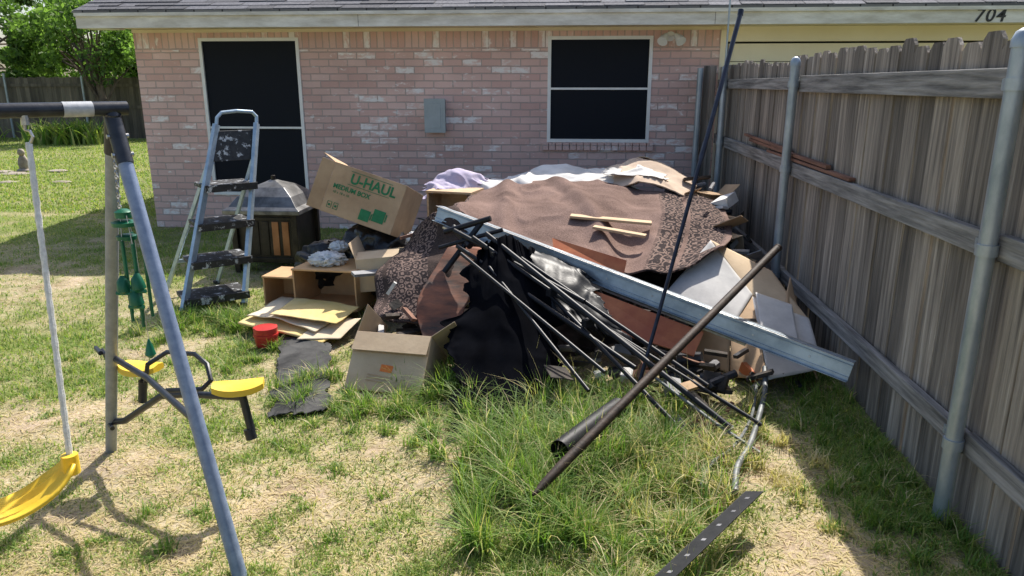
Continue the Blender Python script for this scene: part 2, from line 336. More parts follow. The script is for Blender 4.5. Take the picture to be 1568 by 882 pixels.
# back fence
bf=MB(); x=-32.
bw=noise_mat('dark_fence_wood',(.09,.075,.055),(.20,.165,.12),1.5,.9,bump=.3,stretch=(5,5,.5),attr='col',amin=.6,amax=1.3)  # dark brown wood, tone varies from board to board
while x<-4:
    bf.box(x,x+.14,22.4,22.42,-.1,1.83+random.uniform(-.02,.02),0,random.random()); x+=.146
bf.box(-32,-4,22.36,22.395,1.55,1.64); bf.box(-32,-4,22.36,22.395,.9,.99)
for x in (-30,-27.5,-25,-22.5,-20,-17.5,-15,-12.5,-10,-7.5): bf.tube([(x,22.3,0),(x,22.3,1.95)],.035,8,1)
bf.obj('back_fence',[bw,galv],None,attr=True)
# ---------------- foliage ----------------
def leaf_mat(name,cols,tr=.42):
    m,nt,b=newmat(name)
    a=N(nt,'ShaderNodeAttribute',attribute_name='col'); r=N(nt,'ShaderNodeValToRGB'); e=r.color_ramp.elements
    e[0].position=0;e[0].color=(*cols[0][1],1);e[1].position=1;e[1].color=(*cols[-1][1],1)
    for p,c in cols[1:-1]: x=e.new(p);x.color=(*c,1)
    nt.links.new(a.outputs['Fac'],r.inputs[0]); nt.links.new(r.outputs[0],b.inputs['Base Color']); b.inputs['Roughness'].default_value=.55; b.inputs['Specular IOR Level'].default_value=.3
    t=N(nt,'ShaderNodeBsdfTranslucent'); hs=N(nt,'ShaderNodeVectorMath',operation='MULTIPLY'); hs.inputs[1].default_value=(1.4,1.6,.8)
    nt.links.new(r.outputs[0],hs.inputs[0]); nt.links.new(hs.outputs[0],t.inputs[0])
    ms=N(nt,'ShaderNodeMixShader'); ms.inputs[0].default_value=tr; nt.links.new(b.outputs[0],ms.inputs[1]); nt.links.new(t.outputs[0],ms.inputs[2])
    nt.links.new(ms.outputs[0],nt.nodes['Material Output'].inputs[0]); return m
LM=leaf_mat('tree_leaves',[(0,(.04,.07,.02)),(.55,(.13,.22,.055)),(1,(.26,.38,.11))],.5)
GM=leaf_mat('grass_blades',[(0,(.66,.54,.36)),(.3,(.50,.43,.20)),(.5,(.29,.34,.09)),(.75,(.15,.26,.05)),(1,(.06,.14,.03))],.38)
bark=noise_mat('bark',(.06,.045,.035),(.17,.13,.10),6,.95,bump=.6,stretch=(1,1,.3))
def rawmesh(name,V,nf,k,A,mat,parent=None,faces=None):
    me=bpy.data.meshes.new(name); n=len(V); me.vertices.add(n); me.vertices.foreach_set('co',V.astype(np.float32).ravel())
    li=np.arange(n) if faces is None else faces.ravel()
    me.loops.add(len(li)); me.loops.foreach_set('vertex_index',li.astype(np.int32)); me.polygons.add(nf); me.polygons.foreach_set('loop_start',(np.arange(nf)*k).astype(np.int32))
    me.update(calc_edges=True)
    at=me.attributes.new('col','FLOAT','POINT'); at.data.foreach_set('value',A.astype(np.float32))
    me.materials.append(mat); o=bpy.data.objects.new(name,me); COL.objects.link(o); o.parent=parent; return o
def leafmesh(C,S,A,name,mat,parent):
    n=len(C); nv=rng.normal(size=(n,3)); nv/=np.linalg.norm(nv,axis=1)[:,None]
    u=np.cross(nv,rng.normal(size=(n,3))); u/=np.linalg.norm(u,axis=1)[:,None]; w2=np.cross(nv,u)
    s=S[:,None]; V=np.stack([C-u*s,C+w2*s*.5,C+u*s,C-w2*s*.5],1).reshape(-1,3)
    return rawmesh(name,V,n,4,np.repeat(A,4),mat,parent)
def tree(name,x,y,h,rad,nl=14000,ls=.11,zb=1.0):
    e=empty(name); t=MB(); tips=[]
    t.tube([(x,y,-.1),(x+.1,y,h*.25),(x-.05,y+.05,h*.5),(x,y,h*.85)],[.16,.12,.08,.02],8)
    for i in range(16):
        q=random.uniform(0,6.28); z0=random.uniform(.2,.6)*h; L=rad*random.uniform(.55,.95); z1=zb+(h-zb)*random.uniform(.1,.95)
        k=math.sqrt(max(.1,1-((z1-zb)/(h-zb)*2-1)**2))
        e1=Vector((x+math.cos(q)*L*k,y+math.sin(q)*L*k,z1)); md=Vector((x,y,z0)).lerp(e1,.5)+Vector((0,0,.15))
        t.tube([(x,y,z0),md,e1],[.05,.03,.01],6); tips.append(e1)
    t.obj('trunk_and_limbs',[bark],e,smooth=True)
    cl=[]
    for i in range(60):
        b0=Vector(random.choice(tips)) if i>=16 else tips[i]
        cl.append((b0+Vector((random.gauss(0,.5),random.gauss(0,.5),random.gauss(0,.35))),random.uniform(.28,.7)))
    per=nl//len(cl); C=[];A=[]
    for c,rr in cl:
        d=rng.normal(size=(per,3)); d/=np.linalg.norm(d,axis=1)[:,None]; k=rr*rng.random((per,1))**.45
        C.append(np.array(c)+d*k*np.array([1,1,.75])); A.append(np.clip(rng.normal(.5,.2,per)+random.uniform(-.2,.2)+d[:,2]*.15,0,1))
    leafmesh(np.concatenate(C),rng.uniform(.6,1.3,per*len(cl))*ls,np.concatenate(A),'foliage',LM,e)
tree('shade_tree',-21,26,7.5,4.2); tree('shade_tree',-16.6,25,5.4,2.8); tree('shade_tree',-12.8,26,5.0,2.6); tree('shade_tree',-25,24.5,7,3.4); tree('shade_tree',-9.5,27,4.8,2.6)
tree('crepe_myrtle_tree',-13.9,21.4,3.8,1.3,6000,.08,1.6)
def blades(name,X,Y,Z,H,Wd,lean,A,mat,seg=3,parent=None):
    n=len(X); az=rng.random(n)*6.283; dx=np.cos(az);dy=np.sin(az); L=lean*H
    sx=-dy;sy=dx
    ts=np.linspace(0,1,seg+1); V=np.zeros((n,2*seg+1,3))
    for i,t in enumerate(ts):
        cx=X+dx*L*t**1.8; cy_=Y+dy*L*t**1.8; cz=Z+H*(t-.35*np.minimum(lean,1.6)*t**2.5)
        w=Wd*(1-t**1.5)*.5
        if i<seg:
            V[:,2*i]=np.stack([cx-sx*w,cy_-sy*w,cz],1); V[:,2*i+1]=np.stack([cx+sx*w,cy_+sy*w,cz],1)
        else: V[:,2*i]=np.stack([cx,cy_,cz],1)
    k=2*seg+1; fs=[]
    for i in range(seg-1): fs+= [(2*i,2*i+1,2*i+3),(2*i,2*i+3,2*i+2)]
    fs.append((2*seg-2,2*seg-1,2*seg)); fs=np.array(fs)
    Fc=(np.arange(n)[:,None,None]*k+fs[None]).reshape(-1,3)
    return rawmesh(name,V.reshape(-1,3),len(Fc),3,np.repeat(A,k),mat,parent,Fc)
# short lawn
n=360000
u=rng.random(n); Y=(1.55**-.7+u*(9.5**-.7-1.55**-.7))**(-1/.7); X=(rng.random(n)*2-1)*(Y*.82+.5)-Y*.08
g=green(X,Y); keep=(X<1.5)&(rng.random(n)<.32+.68*g); X,Y,g=X[keep],Y[keep],g[keep]; n=len(X)
isg=rng.random(n)<(g*1.15); A=np.where(isg,np.clip(rng.normal(.58,.13,n),.32,1),np.clip(rng.normal(.12,.1,n),0,.3))
Hh=np.where(isg,rng.uniform(.016,.048,n)*(.5+.75*g),rng.uniform(.006,.022,n)); ln=np.where(isg,rng.uniform(.3,1.3,n),rng.uniform(1.5,4,n))
blades('lawn_grass',X,Y,gz(X,Y)-.003,Hh,rng.uniform(.003,.006,n)*(1+.12*Y),ln,A,GM,2)
n=70000; Y=rng.uniform(9,22,n); X=-rng.uniform(.2,1.0,n)*Y; k=X<-4.9; X,Y=X[k],Y[k]; n=len(X)
blades('lawn_grass_back',X,Y,gz(X,Y)-.003,rng.uniform(.03,.07,n),rng.uniform(.012,.025,n),rng.uniform(.3,1.2,n),np.clip(rng.normal(.56,.12,n),.3,1),GM,2)
# tall grass tufts
TX=[];TY=[];TH=[];TA=[]
def tuft(cx,cy,sx,sy,n,h,dryf=.12):
    m=max(3,n//60); tx=rng.normal(cx,sx,m); ty=rng.normal(cy,sy,m); k=rng.integers(0,m,n)
    TX.append(tx[k]+rng.normal(0,.022,n)); TY.append(ty[k]+rng.normal(0,.022,n)); hs=rng.uniform(.45,1.2,m)[k]; TH.append(h*hs*rng.uniform(.4,1.1,n))
    dd=rng.random(n)<dryf; TA.append(np.where(dd,rng.uniform(0,.3,n),np.clip(rng.normal(.70,.12,n),.42,1)))
tuft(-.10,2.85,.16,.24,5000,.26,.08); tuft(.12,3.15,.18,.18,2800,.26,.12); tuft(.35,2.75,.15,.25,2800,.21,.45); tuft(.25,2.2,.2,.17,2200,.15,.3); tuft(.60,3.0,.10,.25,1500,.19,.6)
tuft(-.35,3.1,.10,.15,1300,.22,.08); tuft(.1,3.55,.22,.10,1300,.26); tuft(-.62,3.70,.10,.10,1600,.24,.08); tuft(-.85,3.45,.2,.06,1300,.14)
tuft(-1.40,3.75,.08,.18,900,.15); tuft(-2.3,4.72,.3,.10,2800,.17,.1); tuft(-1.95,4.15,.15,.15,900,.12); tuft(-2.75,4.8,.1,.1,700,.18)
tuft(-.6,3.25,.2,.10,900,.14); tuft(1.3,3.3,.1,.5,1500,.10); tuft(-1.05,3.1,.25,.3,600,.07); tuft(-1.3,2.3,.3,.25,900,.06); tuft(1.35,2.4,.1,.35,1500,.12); tuft(-2.6,3.6,.5,.6,1500,.06)
tuft(.85,3.3,.1,.12,500,.15,.6); tuft(1.0,2.5,.1,.4,500,.07,.6); tuft(.93,2.95,.08,.12,500,.09,.95); tuft(-.5,2.0,.3,.15,700,.07,.2); tuft(1.1,2.1,.1,.2,500,.08,.2); tuft(-.95,3.9,.05,.1,300,.16,.1)
X=np.concatenate(TX);Y=np.concatenate(TY);Hh=np.concatenate(TH);A=np.concatenate(TA); k=X<1.49; X,Y,Hh,A=X[k],Y[k],Hh[k],A[k]; n=len(X)
blades('tall_grass',X,Y,gz(X,Y)-.005,Hh,rng.uniform(.004,.008,n),rng.uniform(.15,1.3,n),A,GM,4)
n=80; X=rng.normal(.1,.35,n); Y=rng.normal(2.95,.4,n)
blades('seed_stems',X,Y,X*0,rng.uniform(.25,.42,n),np.full(n,.004),rng.uniform(.1,.9,n),rng.uniform(0,.35,n),GM,5)
for (px,py,nn) in [(-14.2,20.2,420),(-17.6,20.5,140)]:
    X=rng.normal(px,.5,nn);Y=rng.normal(py,.3,nn)
    blades('strap_leaf_plant',X,Y,X*0,rng.uniform(.5,.95,nn),rng.uniform(.05,.09,nn),rng.uniform(.3,1.1,nn),np.clip(rng.normal(.62,.15,nn),.3,1),GM,5)
stone=noise_mat('tan_stone',(.22,.18,.14),(.40,.35,.29),6,.9,bump=.4)
for i,(x,y,s) in enumerate([(-8.7,12,.18),(-9.6,11.9,.16),(-9.9,13.6,.22),(-10.4,13.1,.28),(-10.9,13.4,.25)]):
    blob('stepping_stone',(x,y,.0),(s,s*.7,.035),stone,None,.2,1.5,i,3,False)
st=empty('garden_statue'); blob('body',(-10.5,13.5,.16),(.10,.08,.17),stone,st,.15,2,3,3,False); blob('head',(-10.5,13.48,.37),(.065,.06,.07),stone,st,.1,2,4,3,False); blob('pedestal',(-10.5,13.5,.02),(.14,.12,.05),stone,st,.1,2,4,3,False)
# ---------------- swing set ----------------
bluegrey=noise_mat('blue_grey_powdercoat',(.17,.22,.33),(.25,.31,.43),30,.4,.1,bump=.03)
olive=noise_mat('faded_grey_powdercoat',(.22,.24,.26),(.31,.33,.35),20,.5,.1,bump=.03)
blkmetal=noise_mat('black_powdercoat',(.012,.014,.02),(.03,.033,.042),25,.35,.1,bump=.05)
yellow=noise_mat('yellow_plastic',(.80,.50,.02),(.88,.62,.06),6,.45,bump=.08,bscale=40)
ropew=noise_mat('white_plastic_rope',(.55,.55,.52),(.75,.75,.72),60,.5,bump=.5,bdist=.003)
steel=noise_mat('zinc_hardware',(.35,.35,.35),(.55,.55,.55),30,.35,.8,bump=.05)
label=noise_mat('grey_label_paint',(.30,.31,.33),(.46,.47,.49),30,.6,bump=.05)
sw=empty('swing_set')
Ax=Vector((-1.577,2.48,1.54)); Bd=Vector((-.641,-.755,0))/.99
f=MB(); E=Ax+Bd*2.3
f.tube([Ax-Bd*.05,E+Bd*.05],.024,16,0)
f.obj('top_beam',[blkmetal],sw,smooth=True)
f=MB()
for q in (Ax,E):
    ft=q+Vector((.479,-.392,0)); ft.z=-.02; bk=q+Vector((-.507,.43,0)); bk.z=-.02; qq=q+Vector((0,0,-.03))
    f.tube([qq+ (ft-qq)*.0,ft],.0245,16,0); f.tube([qq,bk],.0235,16,1)
    f.tube([qq+(ft-qq)*-.01,qq+(ft-qq)*.10],.028,16,2); f.tube([qq+(bk-qq)*-.01,qq+(bk-qq)*.08],.027,16,2)
    for tt_ in (.04,.08): 
        c=qq+(ft-qq)*tt_; f.tube([c-Bd*.035,c+Bd*.035],.008,8,3)
f.tube([Ax+Bd*.06,Ax+Bd*.15],.0255,16,4)
f.obj('legs',[bluegrey,olive,blkmetal,steel,label],sw,smooth=True)
f=MB()
f.tube([(-1.955,2.80,.52),(-1.66,2.60,.50),(-1.30,2.26,.50)],.0125,10)
f.tube([(-2.03,2.86,.17),(-1.93,2.82,.20),(-1.70,2.74,.36),(-1.55,2.68,.40),(-1.27,2.58,.44)],.015,10)
f.tube([(-1.82,2.82,.36),(-1.80,2.80,.44)],.014,10); f.tube([(-1.83,2.81,.30),(-1.81,2.80,.40)],.018,10)
f.tube([(-1.27,2.58,.46),(-1.255,2.58,.36),(-1.24,2.57,.30)],.016,10); f.tube([(-1.25,2.57,.31),(-1.24,2.565,.27)],.022,10)
f.tube([(-1.76,2.74,.42),(-1.74,2.74,.50),(-1.66,2.76,.55),(-1.52,2.72,.56),(-1.44,2.66,.54),(-1.41,2.62,.49),(-1.44,2.6,.46),(-1.6,2.62,.44)],.010,8)
f.tube([(-1.955,2.80,.50),(-2.0,2.84,.52)],.009,8); 
for z in (.17,.52): f.tube([(-2.06+.02,2.86,z),(-1.98,2.80,z)],.010,8)
f.obj('glider_frame',[blkmetal],sw,smooth=True)
def seat(nm,c,d,L,W):
    m_=MB(); c=Vector(c);d=Vector(d).normalized(); s_=Vector((-d.y,d.x,0)); n_=12; vs=[];fs=[]
    for i in range(n_+1):
        t=-1+2*i/n_; wv=W*(1-.45*abs(t)**3)*.5; zc=.012*(t*t)
        for (k,zz_) in ((-1,-.012),(-.9,.010),(0,.016),(.9,.010),(1,-.012),(0,-.016)):
            vs.append(c+d*(t*L/2)+s_*(wv*k)+Vector((0,0,zc+zz_)))
    for i in range(n_):
        for k in range(6): fs.append((i*6+k,i*6+(k+1)%6,(i+1)*6+(k+1)%6,(i+1)*6+k))
    fs.append(tuple(range(6))[::-1]); fs.append(tuple(n_*6+k for k in range(6)))
    m_.add(vs,fs); return m_.obj(nm,[yellow],sw,smooth=True)
seat('glider_seat',(-1.81,2.80,.455),(.93,-.1,0),.17,.13); seat('glider_seat',(-1.285,2.59,.475),(.95,.32,0),.19,.13)
f=MB(); s0=Vector((-1.62,2.06,.42)); s1=s0+Bd*.40
def chain(mb,a,b,r,mi):
    pts=[a.lerp(b,i/60) for i in range(61)]; mb.tube(pts,[r*(1+.12*math.sin(i*1.9)) for i in range(61)],8,mi)
chain(f,Vector((-1.74,2.275,1.44)),s0,.0095,0); e2=Vector((-1.74,2.275,1.44))+Bd*.40; chain(f,e2,s1,.0095,0)
for q in (Vector((-1.74,2.275,1.44)),e2):
    hk=[q+Vector((0,0,-.01))]+[q+Vector((.018*math.sin(k),0,.02-.02*math.cos(k)+.0)) for k in (.5,1.5,2.5,3.4)]+[q+Vector((0,0,.08))]
    f.tube(hk,.005,8,1); f.tube([q+Vector((0,0,.055)),q+Vector((0,0,.085))],.012,8,1)
f.obj('swing_ropes',[ropew,steel],sw,smooth=True)
vs=[];fs=[];nS=20
side=Vector((-Bd.y,Bd.x,0))
for i in range(nS+1):
    t=i/nS; c=s0.lerp(s1,t); z=-.10*math.sin(math.pi*t)**.7; wd=.045+.035*min(1,math.sin(math.pi*t)*2)
    for k in range(9):
        kk=-1+k/4; vs.append(c+side*wd*kk+Vector((0,0,z+.006*math.cos(k*math.pi)+.012*abs(kk)**2)))
for i in range(nS):
    for k in range(8): fs.append((i*9+k,i*9+k+1,(i+1)*9+k+1,(i+1)*9+k))
f=MB(); f.add(vs,fs); f.tube([s0+Vector((0,0,-.03)),s0+Vector((0,0,.03))],.022,10); f.tube([s1+Vector((0,0,-.03)),s1+Vector((0,0,.03))],.022,10)
f.obj('swing_seat',[yellow],sw,smooth=True,solid=.01)
# wind chime
greenm=noise_mat('green_enamel',(.005,.09,.045),(.01,.15,.08),10,.35,.2,bump=.05)
wc=empty('wind_chime'); f=MB(); c=Vector((-1.60,2.50,0))
p0=c+Vector((0,0,1.47)); p1=c+Vector((-.01,0,1.19))
for i in range(16):
    a_=p0.lerp(p1,i/16);b_=p0.lerp(p1,(i+1)/16); o_=Vector((.006,0,0)) if i%2 else Vector((0,.006,0))
    f.tube([a_,(a_+b_)/2+o_,b_],.0028,5,1); f.tube([a_,(a_+b_)/2-o_,b_],.0028,5,1)
def disc(z,r,h,dx=0): f.tube([c+Vector((dx,0,z-h)),c+Vector((dx,0,z-h*.3)),c+Vector((dx,0,z))],[r*.95,r,r*.55],16,0)
disc(1.19,.03,.03); disc(1.15,.045,.02); disc(1.10,.035,.02)
for i in range(6):
    a_=i*1.047; x=math.cos(a_)*.038+.02; y_=math.sin(a_)*.038; zt=1.12-.01*i; f.tube([c+Vector((x,y_,zt)),c+Vector((x,y_,.80-.02*(i%3)))],.006,8,0)
    f.tube([c+Vector((x*.6,y_*.6,1.17)),c+Vector((x,y_,zt))],.0015,4,1)
for (dx,z) in ((-.01,.92),(.045,.93),(.03,.87)):
    f.tube([c+Vector((dx,-.04,z+.035)),c+Vector((dx,-.045,z+.015)),c+Vector((dx,-.04,z-.02)),c+Vector((dx,-.04,z-.035))],[.008,.020,.026,.006],10,0)
    f.tube([c+Vector((dx-.028,-.045,z-.03)),c+Vector((dx+.028,-.045,z-.03))],.008,8,0)
f.tube([c+Vector((.03,0,1.1)),c+Vector((.03,0,.68))],.0012,4,1)
f.tube([c+Vector((.03,0,.70)),c+Vector((.03,0,.67)),c+Vector((.03,0,.64)),c+Vector((.03,0,.625))],[.003,.013,.02,.006],12,0)
f.obj('chime_parts',[greenm,steel],wc,smooth=True)
# ---------------- step ladder ----------------
lad=empty('step_ladder')
rail=noise_mat('blue_silver_rail',(.30,.40,.50),(.48,.58,.66),15,.35,.5,bump=.05)
tread=noise_mat('paint_splattered_tread',(.012,.012,.013),(.03,.03,.032),30,.6,bump=.1)
nt=tread.node_tree; b=nt.nodes['Principled BSDF']; src=b.inputs['Base Color'].links[0].from_socket
tc=N(nt,'ShaderNodeTexCoord')
n5=N(nt,'ShaderNodeTexNoise'); n5.inputs['Scale'].default_value=16; n5.inputs['Detail'].default_value=6; n5.inputs['Roughness'].default_value=.75; nt.links.new(tc.outputs['Object'],n5.inputs[0]); r5=N(nt,'ShaderNodeValToRGB'); e=r5.color_ramp.elements; e[0].position=.56;e[1].position=.61; nt.links.new(n5.outputs['Fac'],r5.inputs[0])
mx=N(nt,'ShaderNodeMix',data_type='RGBA'); nt.links.new(r5.outputs[0],mx.inputs[0]); nt.links.new(src,mx.inputs[6]); mx.inputs[7].default_value=(.5,.52,.55,1); nt.links.new(mx.outputs[2],b.inputs['Base Color'])
FL,FR,TL,TR=Vector((-2.79,4.89,0)),Vector((-2.45,5.16,0)),Vector((-2.66,5.45,1.33)),Vector((-2.44,5.66,1.33))
wv=(FR-FL).normalized(); bv=Vector((-wv.y,wv.x,0))
f=MB()
for (a_,b_) in ((FL,TL),(FR,TR)):
    f.plank(a_,b_,.028,.055,0,roll=.0)
f.tube([TL,TL+Vector((.005,.01,.05)),TL.lerp(TR,.12)+Vector((0,.02,.085)),TL.lerp(TR,.5)+Vector((0,.02,.095)),TL.lerp(TR,.88)+Vector((0,.02,.085)),TR+Vector((0,.01,.05)),TR],.014,10,0)
RL,RR=FL+bv*.78+wv*.02,FR+bv*.78-wv*.02
f.plank(RL,FL.lerp(TL,.80)+bv*.03,.022,.03,0); f.plank(RR,FR.lerp(TR,.80)+bv*.03,.022,.03,0)
f.plank(RL.lerp(FL.lerp(TL,.8),.25),RR.lerp(FR.lerp(TR,.8),.25),.02,.03,0)
for q in (FL,FR,RL,RR): f.tube([q+Vector((0,0,-.01)),q+Vector((0,0,.04))],.028,10,1)
f.obj('rails',[rail,blkmetal],lad,bevel=.003)
f=MB()
for z in (.12,.37,.63,.90):
    t=z/1.33; a_=FL.lerp(TL,t);b_=FR.lerp(TR,t); w_=(b_-a_).normalized(); k_=Vector((-w_.y,w_.x,0)); L=(b_-a_).length
    M=Matrix(((w_.x,k_.x,0,a_.x),(w_.y,k_.y,0,a_.y),(w_.z,k_.z,1,a_.z),(0,0,0,1)))
    f.box(-.014,L+.014,-.05,.27,-.03,0,0,.5,M); f.box(-.018,L+.018,-.062,-.05,-.05,.004,0,.5,M)
a_=FL.lerp(TL,.80);b_=FR.lerp(TR,.80); c_=FL.lerp(TL,.965);d_=FR.lerp(TR,.965)
o_=bv*.02; f.add([a_,b_,d_,c_,a_+o_,b_+o_,d_+o_,c_+o_],[(0,1,2,3),(7,6,5,4),(0,4,5,1),(1,5,6,2),(2,6,7,3),(3,7,4,0)])
f.obj('treads',[tread],lad,bevel=.003)
# ---------------- patio fire pit ----------------
fp=empty('patio_fire_pit')
bronze=noise_mat('dark_bronze',(.02,.018,.016),(.05,.042,.035),8,.4,.6,bump=.1)
copper=noise_mat('copper_panel',(.20,.09,.04),(.38,.18,.09),4,.4,.5,bump=.1,c3=(.35,.30,.25))
hood=noise_mat('weathered_hood_metal',(.09,.09,.09),(.26,.26,.26),5,.35,.6,bump=.1)
cx,cy0=-2.66,6.42; f=MB()
def ring(rs,z): return [(cx+sx_*rs,cy0+sy_*rs,z) for sx_,sy_ in ((-1,-1),(1,-1),(1,1),(-1,1))]
prof=[(.34,.54),(.34,.575),(.30,.60),(.24,.68),(.15,.75),(.06,.785),(.03,.80)]
vs=[];fs=[]
for r_,z in prof: vs+=ring(r_,z)
for i in range(len(prof)-1):
    for k in range(4): fs.append((i*4+k,i*4+(k+1)%4,(i+1)*4+(k+1)%4,(i+1)*4+k))
fs.append((0,3,2,1)); l=len(prof)*4; fs.append((l-4,l-3,l-2,l-1)); f.add(vs,fs,2)
f.box(cx-.26,cx+.26,cy0-.26,cy0+.26,.10,.535,0)
for sx_ in (-1,1):
    for sy_ in(-1,1): f.box(cx+sx_*.27-.025,cx+sx_*.27+.025,cy0+sy_*.27-.025,cy0+sy_*.27+.025,0,.54,0)
f.box(cx-.24,cx+.24,cy0-.275,cy0-.2615,.12,.15,0); f.box(cx-.24,cx+.24,cy0-.275,cy0-.2615,.48,.51,0)
for k in range(-2,3): f.box(cx+k*.09-.03,cx+k*.09+.03,cy0-.27,cy0-.2615,.17,.47,1 if k in(1,2) else 0)
f.tube([(cx,cy0,.79),(cx,cy0,.84)],.02,10,0); f.tube([(cx+.28,cy0-.28,.54),(cx+.28,cy0-.28,.56)],.02)
f.obj('body',[bronze,copper,hood],fp,bevel=.004)
# ---------------- cardboard things ----------------
card=noise_mat('cardboard',(.40,.265,.155),(.56,.39,.24),3,.9,bump=.15,bscale=30)
card2=noise_mat('cardboard_pale',(.48,.35,.225),(.62,.48,.32),3,.9,bump=.15,bscale=30)
liner=noise_mat('grey_white_board',(.42,.41,.40),(.66,.64,.61),3,.85,bump=.15,bscale=20,stretch=(1,1,.5))
greenink=noise_mat('green_ink',(.02,.16,.06),(.03,.22,.09),30,.8,bump=0)
orangeink=noise_mat('orange_ink',(.65,.16,.03),(.75,.22,.05),30,.8,bump=0)
def frame(o,x,z):
    x=Vector(x).normalized(); z=Vector(z); z=(z-x*z.dot(x)).normalized(); y=z.cross(x)
    return Matrix(((x.x,y.x,z.x,o[0]),(x.y,y.y,z.y,o[1]),(x.z,y.z,z.z,o[2]),(0,0,0,1)))
def openbox(name,M,W,Dp,Hh,mats,open_='top',flaps=(),parent=None,t=.006,extra=None):
    f=MB()
    if open_!='bottom': f.box(0,W,0,Dp,0,t,0,.5,M)
    if open_!='top': f.box(0,W,0,Dp,Hh-t,Hh,0,.5,M)
    if open_!='front': f.box(0,W,0,t,t,Hh-t,0,.5,M)
    f.box(0,W,Dp-t,Dp,t,Hh-t,0,.5,M)
    if open_!='left': f.box(0,t,t,Dp-t,t,Hh-t,0,.5,M)
    f.box(W-t,W,t,Dp-t,t,Hh-t,0,.5,M)
    for s_,L,ang in flaps:
        q=R(ang)
        if s_=='front': A_=M@Matrix.Translation((0,0,Hh-t))@Matrix.Rotation(q,4,'X'); f.box(.002,W-.002,0,t*.7,0,L,0,.5,A_)
        if s_=='back': A_=M@Matrix.Translation((0,Dp,Hh-t))@Matrix.Rotation(-q,4,'X'); f.box(.002,W-.002,-t*.7,0,0,L,0,.5,A_)
        if s_=='left': A_=M@Matrix.Translation((0,0,Hh-t))@Matrix.Rotation(-q,4,'Y'); f.box(0,t*.7,.002,Dp-.002,0,L,0,.5,A_)
        if s_=='right': A_=M@Matrix.Translation((W,0,Hh-t))@Matrix.Rotation(q,4,'Y'); f.box(-t*.7,0,.002,Dp-.002,0,L,0,.5,A_)
        if s_=='endtop': A_=M@Matrix.Translation((0,0,Hh-t))@Matrix.Rotation(-R(90)-q,4,'Y'); f.box(0,t*.7,.002,Dp-.002,0,L,0,.5,A_)
        if s_=='endfront': A_=M@Matrix.Rotation(q,4,'Z'); f.box(-L,0,0,t*.7,.002,Hh-.002,0,.5,A_)
    return f.obj(name,mats,parent,bevel=.0015)
ub=empty('moving_box')
M=frame((-1.83,5.2,.74),(.55,-.10,-.16),(.10,.10,.34)); W_,H_=.57,.37
openbox('carton',M,W_,.42,H_,[card],'left',[('endfront',.10,35),('endtop',.12,-20)],ub)
def onface(x,z): return M@Matrix.Translation((x,-.0025,z))@Matrix.Rotation(R(90),4,'X')
text3d('print_title','U-HAUL',.10,onface(.15,.258),greenink,ub,.0006).data.offset=.0025
text3d('print_size','MEDIUM BOX',.048,onface(.04,.19),greenink,ub,.0006).data.offset=.0012
text3d('print_note','18 x 18 x 16',.026,onface(.05,.155),greenink,ub,.0005)
f=MB()
def fquad(x0,x1,z0,z1,mi=0): f.box(x0,x1,-.0035,-.0012,z0,z1,mi,.5,M)
fquad(.30,.38,.03,.11); fquad(.385,.395,.05,.095); fquad(.395,.415,.09,.10); fquad(.40,.49,.05,.14); fquad(.495,.505,.07,.125)
for (x0,z0) in ((.04,.04),(.09,.04)): fquad(x0,x0+.035,z0,z0+.003); fquad(x0,x0+.035,z0+.045,z0+.048); fquad(x0,x0+.003,z0+.003,z0+.045); fquad(x0+.032,x0+.035,z0+.003,z0+.045); fquad(x0+.01,x0+.025,z0+.015,z0+.03)
fquad(.14,.47,.243,.246); fquad(.14,.47,.340,.343)
f.obj('print_graphics',[greenink],ub)
bagm=noise_mat('black_trash_bag',(.008,.008,.009),(.018,.018,.02),10,.28,bump=.5,bscale=14,bdist=.02)
whp=noise_mat('white_crumpled_plastic',(.6,.6,.6),(.8,.8,.78),8,.5,bump=.6,bscale=20,bdist=.02)
blob('trash_bag',(-1.84,5.38,.28),(.26,.22,.20),bagm,None,.35,2.2,1); blob('trash_bag',(-1.45,5.42,.40),(.30,.24,.22),bagm,None,.35,2.2,5); blob('trash_bag',(-1.2,5.1,.25),(.25,.2,.2),bagm,None,.4,2.4,8)
blob('crumpled_plastic',(-1.72,5.0,.42),(.13,.10,.055),whp,None,.6,3.5,2); blob('crumpled_plastic',(-1.70,5.2,.47),(.07,.07,.04),whp,None,.6,3,3); blob('crumpled_plastic',(-1.12,5.15,.55),(.06,.06,.05),whp,None,.6,3,7)
shelfm=noise_mat('tan_particle_board',(.46,.27,.13),(.60,.38,.19),4,.7,bump=.1)
M1=frame((-2.20,4.95,.08),(.98,-.1,0),(0,0,1)); openbox('shallow_carton',M1,.26,.3,.22,[shelfm],'front',[],None,.012)
M1=frame((-1.94,4.86,.09),(1,-.16,.02),(.02,0,1)); openbox('shallow_carton',M1,.48,.38,.29,[shelfm],'front',[],None,.012)
M1=frame((-1.46,4.86,.22),(1,.05,.1),(-.06,0,1)); openbox('shallow_carton',M1,.30,.30,.24,[card2],'top',[('front',.10,-70),('left',.12,15)],None,.006)
yel=noise_mat('yellow_paper',(.62,.46,.16),(.74,.58,.28),3,.8,bump=.2,bscale=12); manila=noise_mat('manila_paper',(.62,.50,.34),(.74,.63,.46),3,.85,bump=.2,bscale=12)
pp=empty('paper_stack')
cloth('sheet_1',[[(-2.22,4.56,.07),(-1.9,4.42,.08),(-1.55,4.28,.05)],[(-2.14,4.98,.10),(-1.80,4.85,.11),(-1.45,4.66,.09)]],24,16,yel,pp,.02,4,3,thick=.012,crease=.01)
cloth('sheet_2',[[(-2.18,4.62,.115),(-1.9,4.5,.125),(-1.62,4.36,.10)],[(-2.08,5.0,.13),(-1.8,4.88,.15),(-1.50,4.68,.13)]],24,16,manila,pp,.02,5,8,thick=.006,crease=.01)
